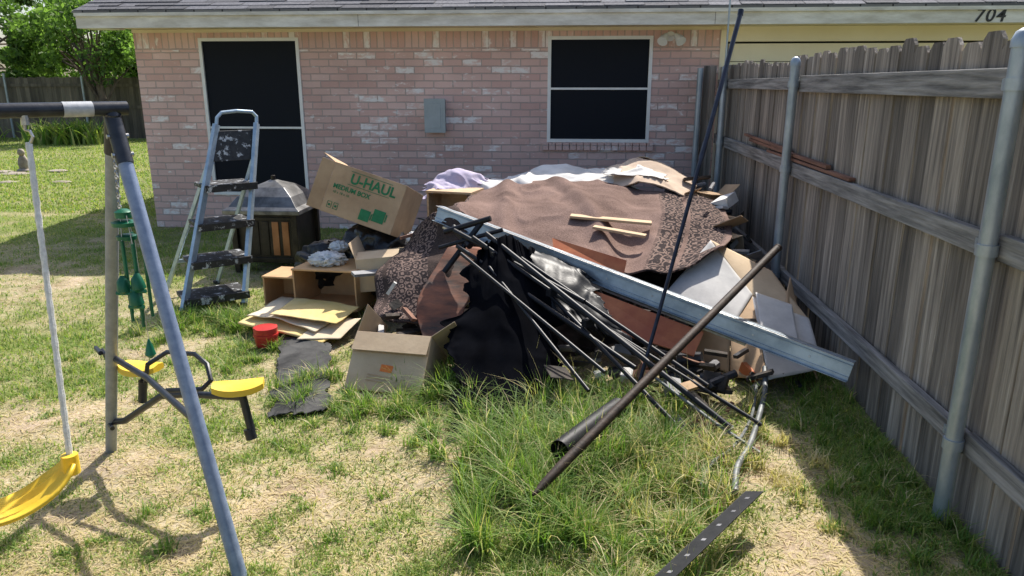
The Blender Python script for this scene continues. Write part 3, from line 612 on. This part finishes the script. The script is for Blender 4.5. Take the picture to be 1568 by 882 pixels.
cloth('sheet_3',[[(-1.98,4.52,.15),(-1.75,4.46,.165),(-1.5,4.42,.14)],[(-1.92,4.84,.17),(-1.7,4.80,.18),(-1.42,4.70,.16)]],20,14,yel,pp,.015,5,12,thick=.004,crease=.01)
cloth('sheet_4',[[(-1.72,4.30,.06),(-1.45,4.34,.06)],[(-1.64,4.55,.11),(-1.38,4.58,.12)]],14,12,manila,pp,.01,5,17,thick=.004)
redp=noise_mat('red_plastic',(.45,.02,.02),(.6,.04,.03),10,.4,bump=.03)
f=MB(); c=(-1.93,4.33)
f.tube([(c[0],c[1],.01),(c[0],c[1],.06),(c[0],c[1],.13),(c[0],c[1],.135),(c[0],c[1],.13),(c[0],c[1],.03)],[.065,.072,.075,.075,.068,.06],20,0,cap=True); f.tube([(c[0],c[1],.075),(c[0],c[1],.09)],.078,20)
f.obj('red_bucket',[redp],None,smooth=True)
matm=noise_mat('dark_ground_mat',(.03,.03,.03),(.10,.098,.095),5,.95,bump=.5,spec=.15)
cloth('rubber_floor_mat',[[(-1.92,4.45,.03),(-1.70,4.36,.05),(-1.52,4.30,.05)],[(-1.68,3.9,.03),(-1.5,3.86,.04),(-1.36,3.84,.03)],[(-1.50,3.28,.025),(-1.36,3.30,.03),(-1.22,3.38,.025)]],60,80,matm,None,.012,2.5,5,thick=.006,rag=.12,crease=.014,cfr=3)
sb=empty('open_cardboard_box')
M2=frame((-1.22,3.66,.02),(.43,-.06,0),(.03,.24,.30))
openbox('carton',M2,.44,.36,.34,[card2],'top',[('left',.17,-8),('right',.15,50),('front',.12,168),('back',.14,20)],sb)
f=MB(); A_=M2@Matrix.Translation((.22,-.0015,.13))@Matrix.Rotation(R(5),4,'Y')
f.box(-.035,.035,-.001,.0005,-.02,.02,0,.5,A_); f.obj('print_logo',[orangeink],sb)
f=MB()
for i in range(3): f.box(-.10,.05-.02*i,-.001,.0005,-.05-.016*i,-.044-.016*i,0,.5,A_)
f.box(-.22,.22,-.001,.0004,.085,.10,0,.5,M2@Matrix.Translation((.22,-.0015,.13)))
f.obj('print_lines',[card],sb)
# ---------------- heap core + junk ----------------
heap=empty('debris_pile')
junk_shade=noise_mat('debris_and_gap_shade',(.012,.011,.010),(.07,.055,.045),9,.9,bump=.6,bscale=12,bdist=.03,c3=(.12,.10,.08))  # debris colour, darkened so gaps in the heap core read as shade
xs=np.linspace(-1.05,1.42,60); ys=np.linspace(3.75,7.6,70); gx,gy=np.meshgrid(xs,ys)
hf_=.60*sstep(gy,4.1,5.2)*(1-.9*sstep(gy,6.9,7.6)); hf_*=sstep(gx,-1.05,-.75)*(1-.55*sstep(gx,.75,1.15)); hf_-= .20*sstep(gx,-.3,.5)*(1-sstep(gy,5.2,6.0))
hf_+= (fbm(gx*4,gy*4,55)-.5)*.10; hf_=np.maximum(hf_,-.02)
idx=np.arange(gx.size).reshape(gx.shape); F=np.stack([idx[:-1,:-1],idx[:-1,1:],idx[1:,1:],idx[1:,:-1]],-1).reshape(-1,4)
me=bpy.data.meshes.new('core'); me.from_pydata(np.stack([gx,gy,hf_],-1).reshape(-1,3).tolist(),[],F.tolist()); me.materials.append(junk_shade); o=bpy.data.objects.new('core',me); COL.objects.link(o); o.parent=heap
paper=noise_mat('white_paper',(.50,.49,.47),(.74,.73,.71),6,.8,bump=.2)
woodl=noise_mat('pale_lumber',(.45,.31,.18),(.62,.46,.29),5,.8,bump=.2,stretch=(1,6,6))
bluep=noise_mat('blue_plastic',(.05,.10,.2),(.10,.16,.30),6,.5,bump=.05)
rust=noise_mat('orange_red_laminate',(.42,.10,.035),(.62,.20,.07),5,.35,bump=.1)
greyp=noise_mat('grey_plastic',(.12,.12,.13),(.3,.3,.31),6,.5,bump=.05)
JM=[junk_shade,card,liner,paper,woodl,bluep,rust,greyp,blkmetal,redwood]
jk=MB()
def junk(cx,cy,cz,sx,sy,sz,n,wts,smin=.04,smax=.2):
    for i in range(n):
        p_=Vector((random.gauss(cx,sx),random.gauss(cy,sy),abs(random.gauss(cz,sz))+.02)); mi=random.choices(range(10),wts)[0]
        if p_.x>1.34: p_.x=1.34-random.random()*.1
        if p_.y>8.0: p_.y=7.8
        M=Matrix.Translation(p_)@Matrix.Rotation(random.uniform(0,6.3),4,'Z')@Matrix.Rotation(random.gauss(0,.5),4,'X')@Matrix.Rotation(random.gauss(0,.4),4,'Y')
        L=random.uniform(smin,smax); k=random.random()
        if k<.4: jk.box(-L/2,L/2,-L*.15,L*.15,-.01,.01,mi,random.random(),M)
        elif k<.62: jk.box(-L*.4,L*.4,-L*.3,L*.3,-.003,.003,mi,random.random(),M)
        elif k<.8: jk.box(-L*.35,L*.35,-L*.25,L*.25,-L*.15,L*.15,mi,random.random(),M)
        else: jk.tube([M@Vector((-L/2,0,0)),M@Vector((L/2,0,0))],random.uniform(.008,.03),8,mi,.5)
junk(1.18,6.4,.45,.15,.45,.14,50,[3,4,1,2,1,.3,.4,2,3,1.5],.10,.35)
junk(1.26,5.4,.28,.08,.35,.10,45,[4,3,2,2,1,.3,.4,2,3,1],.06,.26)
junk(1.2,4.5,.10,.10,.3,.05,25,[4,2,2,1,.4,.2,.3,2,3,.5],.05,.18)
junk(-1.05,5.3,.35,.14,.35,.10,90,[4,2,1,2,1,1,.6,3,3,1],.05,.2)
junk(.55,3.9,.08,.35,.18,.05,70,[6,.5,.6,.6,.3,.2,.3,3,6,.6],.05,.2)
junk(-.9,4.4,.2,.2,.2,.08,30,[4,1,1,1,0,.5,1,1,2,1],.05,.2)
junk(.3,4.4,.26,.4,.15,.05,60,[5,.6,1,1,.5,.3,1,1,5,2],.06,.25)
junk(.72,3.35,.02,.15,.2,.015,14,[2,0,0,.4,.5,0,.3,2,2,3],.04,.12)
for c0,r0,l0 in (((.62,3.98,.12),.045,.12),((.72,3.80,.08),.035,.10),((.55,3.82,.07),.03,.09)):
    c0=Vector(c0); jk.tube([c0,c0+Vector((l0,-.04,.03))],[r0,r0*.8],14,8); jk.tube([c0+Vector((-.004,.0015,-.001)),c0+Vector((-.001,0,0))],r0*.7,14,7)
jk.obj('loose_junk',JM,heap,attr=True)
openbox('cardboard_box',frame((1.06,6.25,.52),(.95,.2,-.1),(.05,.15,1)),.26,.3,.24,[card],'top',[('front',.12,140),('right',.12,40)])
openbox('cardboard_box',frame((1.16,5.55,.28),(.8,.5,.15),(-.2,0,1)),.22,.26,.20,[card2],'front',[])
openbox('cardboard_box',frame((1.18,4.95,.14),(.9,-.3,.1),(.2,.3,1)),.20,.26,.22,[card],'top',[('left',.12,60),('front',.10,120)])
# rug
def rugmat(name,c1,c2,b0,bands):
    m,nt,b=newmat(name)
    uv=N(nt,'ShaderNodeUVMap'); uv.uv_map='UVMap'; sep=N(nt,'ShaderNodeSeparateXYZ'); nt.links.new(uv.outputs[0],sep.inputs[0])
    mp=N(nt,'ShaderNodeMapping'); mp.inputs['Scale'].default_value=b0; nt.links.new(uv.outputs[0],mp.inputs[0])
    vo=N(nt,'ShaderNodeTexVoronoi'); vo.inputs['Scale'].default_value=1.; vo.inputs['Randomness'].default_value=.45; nt.links.new(mp.outputs[0],vo.inputs[0])
    nd=N(nt,'ShaderNodeTexNoise'); nd.inputs['Scale'].default_value=3; nt.links.new(mp.outputs[0],nd.inputs[0])
    sn=N(nt,'ShaderNodeMath',operation='MULTIPLY'); sn.inputs[1].default_value=17; nt.links.new(vo.outputs['Distance'],sn.inputs[0])
    sa=N(nt,'ShaderNodeMath',operation='MULTIPLY_ADD'); sa.inputs[1].default_value=7; nt.links.new(nd.outputs['Fac'],sa.inputs[0]); nt.links.new(sn.outputs[0],sa.inputs[2])
    s2=N(nt,'ShaderNodeMath',operation='SINE'); nt.links.new(sa.outputs[0],s2.inputs[0]); s3=N(nt,'ShaderNodeMath',operation='GREATER_THAN'); s3.inputs[1].default_value=.35; nt.links.new(s2.outputs[0],s3.inputs[0])
    orn=N(nt,'ShaderNodeMix',data_type='RGBA'); orn.inputs[6].default_value=(.04,.03,.03,1); orn.inputs[7].default_value=(.22,.155,.13,1); nt.links.new(s3.outputs[0],orn.inputs[0])
    n=N(nt,'ShaderNodeTexNoise'); n.inputs['Scale'].default_value=110; n.inputs['Detail'].default_value=3; tc=N(nt,'ShaderNodeTexCoord'); nt.links.new(tc.outputs['Object'],n.inputs[0])
    n6=N(nt,'ShaderNodeTexNoise'); n6.inputs['Scale'].default_value=3; n6.inputs['Detail'].default_value=5; nt.links.new(tc.outputs['Object'],n6.inputs[0])
    fr=N(nt,'ShaderNodeValToRGB'); e=fr.color_ramp.elements; e[0].position=.36;e[0].color=(*c1,1);e[1].position=.64;e[1].color=(*c2,1)
    av=N(nt,'ShaderNodeMath',operation='MULTIPLY_ADD'); av.inputs[1].default_value=.5
    nt.links.new(n.outputs['Fac'],av.inputs[0]); hv=N(nt,'ShaderNodeMath',operation='MULTIPLY'); hv.inputs[1].default_value=.5; nt.links.new(n6.outputs['Fac'],hv.inputs[0]); nt.links.new(hv.outputs[0],av.inputs[2]); nt.links.new(av.outputs[0],fr.inputs[0])
    cr_=N(nt,'ShaderNodeValToRGB'); cr_.color_ramp.interpolation='CONSTANT'; e=cr_.color_ramp.elements; e[0].position=0;e[0].color=(bands[0][1],)*3+(1,);e[1].position=bands[1][0];e[1].color=(bands[1][1],)*3+(1,)
    for p_,c_ in bands[2:]: x=e.new(p_);x.color=(c_,c_,c_,1)
    nt.links.new(sep.outputs[0],cr_.inputs[0])
    mx=N(nt,'ShaderNodeMix',data_type='RGBA'); nt.links.new(cr_.outputs[0],mx.inputs[0]); nt.links.new(fr.outputs[0],mx.inputs[6]); nt.links.new(orn.outputs[2],mx.inputs[7])
    nt.links.new(mx.outputs[2],b.inputs['Base Color']); b.inputs['Roughness'].default_value=.95; b.inputs['Specular IOR Level'].default_value=.12
    bp=N(nt,'ShaderNodeBump'); bp.inputs['Strength'].default_value=.7; bp.inputs['Distance'].default_value=.006; nt.links.new(n.outputs['Fac'],bp.inputs['Height']); nt.links.new(bp.outputs[0],b.inputs['Normal'])
    return m
RG=rugmat('brown_patterned_rug',(.12,.078,.065),(.28,.19,.16),(30,22,1),[(0,1),(.02,0),(.70,.5),(.712,1),(.80,0),(.815,1),(.95,.5),(.965,0)])
RG2=rugmat('shaded_patterned_rug',(.035,.027,.025),(.10,.07,.06),(15,20,1),[(0,0),(.45,1),(.82,0),(.87,1),(.96,0)])  # copy of the rug for the drape, shade put into its darker colours
rug=empty('area_rug')
def rf(u,v): return .05*np.exp(-((u-.30-.28*v)/.035)**2)+.045*np.exp(-((u-.12-.10*v)/.03)**2)-.025*np.exp(-((u-.62+.1*v)/.06)**2)+.03*v*np.sin(u*19+np.sin(u*9)*1.5)+.018*np.sin(v*11+u*4)
cloth('rug_body',[[(-.79,6.35,.74),(-.26,6.35,.79),(.29,6.35,.80),(.80,6.25,.74),(1.22,6.05,.67)],
 [(-.82,5.75,.77),(-.28,5.75,.77),(.27,5.75,.78),(.76,5.65,.67),(1.18,5.6,.60)],
 [(-.82,5.2,.79),(-.35,5.2,.69),(.21,5.2,.64),(.68,5.15,.58),(1.12,5.2,.57)],
 [(-.83,4.98,.80),(-.37,4.82,.64),(.12,4.62,.54),(.52,4.50,.46),(.99,4.74,.55)]],170,110,RG,rug,.03,2.0,4,rf,.012,0,.035,1.6)
def rf2(u,v): return .03*np.sin(v*12+u*3)+.015*np.sin(u*11)
cloth('rug_drape',[[(-.78,5.05,.79),(-.86,5.0,.79),(-.98,5.0,.72),(-1.12,4.95,.62)],
 [(-.68,4.72,.62),(-.85,4.72,.60),(-1.12,4.80,.50),(-1.28,4.75,.42)],
 [(-.72,4.42,.42),(-.82,4.38,.42),(-1.05,4.45,.38),(-1.26,4.48,.32)],
 [(-.88,4.16,.22),(-.98,4.15,.24),(-1.10,4.2,.22),(-1.20,4.28,.24)]],60,70,RG2,rug,.03,3,6,rf2,.012,0,.02,2.5)
# cloths
wcl=noise_mat('white_sheet_fabric',(.56,.54,.51),(.76,.74,.71),4,.9,bump=.4); tancl=noise_mat('tan_blanket',(.46,.34,.25),(.66,.52,.40),3,.95,bump=.4); lav=noise_mat('lavender_fabric',(.40,.35,.48),(.56,.50,.62),6,.9,bump=.4)
cloth('white_bedsheet',[[(-.95,7.15,.66),(-.45,7.2,.76),(.0,7.2,.80),(.55,7.2,.82)],[(-.92,6.8,.74),(-.42,6.85,.84),(.05,6.85,.88),(.52,6.85,.89)],[(-.88,6.35,.76),(-.4,6.33,.82),(.1,6.36,.83),(.55,6.4,.82)],[(-.85,6.2,.66),(-.4,6.2,.74),(.1,6.25,.75),(.5,6.28,.74)]],140,80,wcl,None,.05,2.5,9,None,.005,.2,.055,2.8)
cloth('tan_blanket',[[(.20,7.3,.70),(.6,7.3,.72),(1.02,7.1,.60)],[(.30,6.95,.86),(.58,6.93,.96),(1.0,6.7,.78)],[(.22,6.5,.82),(.60,6.45,.86),(1.08,6.35,.72)],[(.18,6.3,.76),(.62,6.22,.79),(1.10,6.15,.68)]],90,70,tancl,None,.04,2.2,13,None,.01,.15,.04,2.4)
cloth('lavender_cloth',[[(-1.28,6.5,.70),(-1.0,6.5,.80),(-.75,6.5,.76)],[(-1.26,6.3,.78),(-1.0,6.3,.88),(-.76,6.3,.82)],[(-1.24,6.1,.70),(-1.0,6.08,.76),(-.78,6.1,.73)]],80,70,lav,None,.05,5,19,None,.005,.15,.06,4.5)
M3=frame((-1.20,5.98,.32),(.42,-.1,0),(0,0,1)); openbox('wooden_crate',M3,.40,.30,.46,[woodl],'front',[],None,.018)
cloth('white_rag',[[(.30,6.6,.88),(.6,6.6,.92),(.80,6.55,.88)],[(.28,6.35,.85),(.6,6.3,.89),(.78,6.3,.85)]],50,40,wcl,None,.02,5,29,None,.004,.15,.035,5)
cloth('cardboard_sheet',[[(.35,7.35,.80),(.7,7.35,.90),(.98,7.2,.78)],[(.45,6.95,.90),(.66,6.9,.98),(1.02,6.75,.80)]],20,12,card2,None,.02,3,23,None,.006)
f=MB(); f.plank((-.01,5.24,.715),(.56,5.19,.68),.10,.018); f.obj('wooden_plank',[woodl],None,bevel=.003)
f=MB(); f.plank((.15,5.04,.675),(.50,4.95,.635),.07,.018); f.obj('wooden_plank',[woodl],None,bevel=.003)
# ---------------- steel beam ----------------
zinc=noise_mat('grey_galvanised',(.26,.30,.34),(.46,.51,.55),6,.35,.6,bump=.08,stretch=(1,1,1))
a_=Vector((-.92,4.95,.77)); b_=Vector((1.40,3.56,.24)); M=frame(a_,b_-a_,(.0,.25,1)); L=(b_-a_).length
f=MB()
f.box(0,L,-.003,0,-.055,.055,0,.5,M); f.box(0,L,0,.06,.052,.055,0,.5,M); f.box(0,L,0,.06,-.055,-.052,0,.5,M)
f.box(0,L,-.012,-.0035,.028,.034,0,.5,M); f.box(0,L,-.012,-.0035,-.034,-.028,0,.5,M); f.box(0,L,-.034,-.0035,.049,.0525,1,.5,M); f.box(0,L,-.034,-.0035,-.0525,-.049,0,.5,M)
for i in range(9): f.tube([M@Vector((.15+i*.3,-.0032,0)),M@Vector((.15+i*.3,-.006,0))],.007,8,1)
f.obj('steel_channel_beam',[zinc,steel],None,bevel=.001)
f=MB(); a2=Vector((-.85,4.82,.70)); b2=Vector((.95,3.85,.27)); f.plank(a2,b2,.03,.012); f.obj('aluminium_edge_strip',[steel],None)
f=MB()
f.add([(-.12,4.60,.68),(.34,4.44,.58),(.32,4.38,.50),(-.10,4.48,.58)],[(0,1,2,3)]); 
f.obj('orange_board',[rust],None,solid=.012)
f=MB(); f.add([(.08,4.22,.47),(.74,3.94,.30),(.68,3.86,.19),(.06,4.05,.31)],[(0,1,2,3)]); f.obj('orange_board',[rust],None,solid=.012)
cloth('rusty_sheet',[[(-.78,4.62,.62),(-.45,4.55,.62)],[(-.92,4.25,.35),(-.62,4.2,.34)],[(-.86,4.05,.20),(-.64,4.0,.18)]],30,30,noise_mat('striped_rust',(.03,.025,.022),(.28,.10,.05),3,.7,bump=.3,stretch=(1,1,5)),None,.02,4,3,None,.004)
tarp=noise_mat('black_canopy_fabric',(.002,.0022,.0035),(.005,.0055,.008),6,1,bump=.1,bscale=10,bdist=.01,spec=.03)
tarp2=noise_mat('black_plastic_tarp',(.005,.006,.009),(.010,.012,.016),6,.45,bump=.3,bscale=10,bdist=.015,spec=.25)
def tf(u,v): return .026*np.sin(u*10+v*3.5+np.sin(v*4+u*3)*1.6)*(.3+.7*v)+.010*np.sin(u*27+v*7)*v
cloth('black_canopy_fabric',[[(-.56,4.40,.68),(-.42,4.38,.73),(-.26,4.40,.66)],[(-.62,4.12,.46),(-.38,4.08,.51),(-.10,4.10,.44)],[(-.64,3.82,.24),(-.36,3.78,.28),(-.04,3.84,.22)],[(-.58,3.48,.07),(-.35,3.46,.10),(-.08,3.52,.08)],[(-.54,3.16,.02),(-.34,3.14,.04),(-.12,3.22,.03)]],90,120,tarp,None,.03,2.2,7,tf,.004,.35,.03,2.2)
cloth('black_tarp',[[(-.50,4.52,.72),(-.2,4.44,.63),(.12,4.28,.49)],[(-.42,4.35,.62),(-.1,4.2,.50),(.22,4.0,.36)],[(-.25,4.12,.42),(.05,3.97,.34),(.38,3.78,.20)]],90,60,tarp2,None,.03,3,11,None,.004,.2,.05,3)
f=MB()
def pole(a,b,r=.011,mi=0): 
    f.tube([a,b],r,10,mi)
pole((-.73,4.5,.74),(.08,3.98,.45),.015); pole((-.70,4.42,.66),(.34,3.58,.22),.014); pole((-.52,4.42,.74),(.75,3.20,.09),.015); pole((-.56,4.52,.79),(-.78,4.38,.50),.018)
pole((-.66,4.30,.64),(.18,3.46,.24),.010); pole((-.60,4.40,.72),(.40,3.68,.25),.012); pole((-.30,4.30,.62),(.70,3.52,.16),.012); pole((-.48,4.22,.58),(.10,3.36,.18),.010)
pole((-.80,4.55,.72),(-.50,4.5,.82),.018); pole((-.75,4.6,.74),(-.62,4.42,.66),.022); pole((.0,4.0,.42),(.92,3.30,.06),.010); pole((-.1,4.05,.45),(.52,3.22,.07),.012); pole((-.82,4.45,.64),(-.42,4.45,.76),.013)
for q in ((-.45,4.30,.635),(-.1,4.02,.49),(.1,3.82,.38)): f.box(-.03,.03,-.02,.02,-.02,.02,0,.5,Matrix.Translation(q)@Matrix.Rotation(.7,4,'Z'))
f.obj('canopy_frame_poles',[noise_mat('satin_black_pole',(.008,.009,.012),(.02,.02,.025),20,.42,.0,bump=.03,spec=.3)],None,smooth=True)
# cartons right
uc=empty('unfolded_carton'); 
def panel(nm,pts,n=14,mat=liner,seed=1): return cloth(nm,[[pts[0],pts[1]],[pts[3],pts[2]]],n,n,mat,uc,.014,2.5,seed,None,.006)
A1,A2,A3,A4=(.60,4.5,.37),(.92,4.9,.62),(1.12,4.5,.36),(.94,4.2,.23); B1,B2=(1.31,4.8,.44),(1.41,4.3,.28); C1,C2=(1.37,3.86,.14),(1.06,3.76,.10)
panel('flap_left',[A1,A2,A3,A4],seed=1); panel('flap_back',[A2,B1,B2,A3],seed=2,mat=card2); panel('flap_front',[A3,B2,C1,C2],seed=3); panel('flap_inner',[A4,A3,C2,(.92,4.0,.02)],seed=4,mat=card); panel('side',[A1,A4,(.92,4.05,.02),(.56,4.35,.05)],seed=5,mat=card)
panel('loose_flap',[(1.12,4.42,.40),(1.33,4.38,.34),(1.26,3.92,.22),(1.08,4.02,.24)],seed=6,mat=liner)
panel('end_flap',[(1.30,4.40,.34),(1.41,4.75,.42),(1.42,4.2,.10),(1.36,3.9,.06)],seed=8,mat=card)
# poles
rustd=noise_mat('rusty_brown_pipe',(.02,.015,.012),(.06,.038,.027),20,.65,.0,bump=.2,spec=.3)
f=MB(); f.tube([(-.122,2.44,.15),(-.085,2.49,.166),(-.02,2.583,.196),(1.20,4.33,.70)],[.005,.017,.020,.021],14,cap=False); f.tube([(1.20,4.33,.70),(1.205,4.336,.703)],[.024,.024],14); f.obj('rusty_metal_pipe',[rustd],None,smooth=True)
navy=noise_mat('navy_pole_paint',(.012,.014,.025),(.03,.035,.055),20,.35,.2,bump=.03)
f=MB(); f.tube([(.31,3.45,0),(.44,3.66,.42),(.635,4.05,1.02),(.80,4.37,1.53),(.96,4.70,2.02)],[.010,.010,.011,.013,.014],12); f.tube([(.958,4.695,2.01),(.963,4.708,2.04)],.017,12); f.tube([(.70,4.18,1.22),(.73,4.24,1.31)],.015,12)
f.obj('tall_canopy_pole',[navy],None,smooth=True)
drm=noise_mat('black_drain_plastic',(.010,.011,.013),(.022,.023,.026),20,.5,0,bump=.05,spec=.3)
f=MB(); f.tube([(-.03,2.80,.15),(.19,3.20,.14),(.24,3.30,.13)],.043,20,cap=False); f.tube([(-.0295,2.801,.15),(.19,3.20,.14)],.038,20,cap=False); o_=f.obj('black_drain_pipe',[drm],None,smooth=True)
f=MB(); M=frame((.295,2.01,.12),(.40,.52,.02),(-.35,.2,1)); L=.68
f.box(0,L,-.035,.035,-.002,.002,0,.5,M); f.box(0,L,.035,.039,-.05,.002,0,.5,M)
for i in range(6): f.box(.06+i*.11,.075+i*.11,-.008,.008,.0022,.003,1,.5,M)
f.obj('slotted_angle_iron',[drm,greyp],None,bevel=.001)
tubm=noise_mat('dull_grey_tube',(.10,.11,.11),(.24,.25,.25),15,.55,.3,bump=.1)
f=MB()
def sm(pts,n=24): return [tuple(q) for q in cr(np.array(pts,float),np.linspace(0,1,n))]
f.tube(sm([(1.06,3.85,.14),(1.02,3.66,.08),(.93,3.40,.05),(.82,3.10,.05),(.72,2.88,.06),(.67,2.68,.06)]),.014,10); f.tube(sm([(1.0,3.75,.08),(.90,3.42,.04),(.76,3.12,.04),(.62,2.92,.05),(.55,2.75,.04)]),.008,8); f.tube([(.45,3.6,.16),(.70,3.25,.08),(.86,3.05,.04)],.008,8)
f.obj('bent_grey_tubing',[tubm],None,smooth=True)
# ---------------- sky + sun ----------------
w=bpy.data.worlds.new("World"); bpy.context.scene.world=w; w.use_nodes=True; nt=w.node_tree
sk=N(nt,'ShaderNodeTexSky'); sk.sky_type='NISHITA'; sk.sun_disc=False; sk.sun_elevation=R(51.3); sk.sun_rotation=R(19.7); sk.dust_density=2.5; sk.air_density=1.0
nt.links.new(sk.outputs[0],nt.nodes['Background'].inputs[0]); nt.nodes['Background'].inputs[1].default_value=.19
sd=bpy.data.lights.new('sun','SUN'); sd.energy=6.6; sd.angle=R(.53); sd.color=(1,.95,.87)
so=bpy.data.objects.new('sun',sd); COL.objects.link(so); so.rotation_euler=Vector((.27,.755,1)).to_track_quat('Z','Y').to_euler()
cam=bpy.data.cameras.new('camera'); co=bpy.data.objects.new('camera',cam); COL.objects.link(co)
co.location=(0,0,1.62); co.rotation_euler=(R(90-15.4),0,R(4.67)); cam.lens=26; cam.sensor_width=36; cam.clip_end=2000; cam.clip_start=.05
bpy.context.scene.camera=co
sc=bpy.context.scene; sc.view_settings.view_transform='Standard'; sc.view_settings.look='None'; sc.view_settings.exposure=0
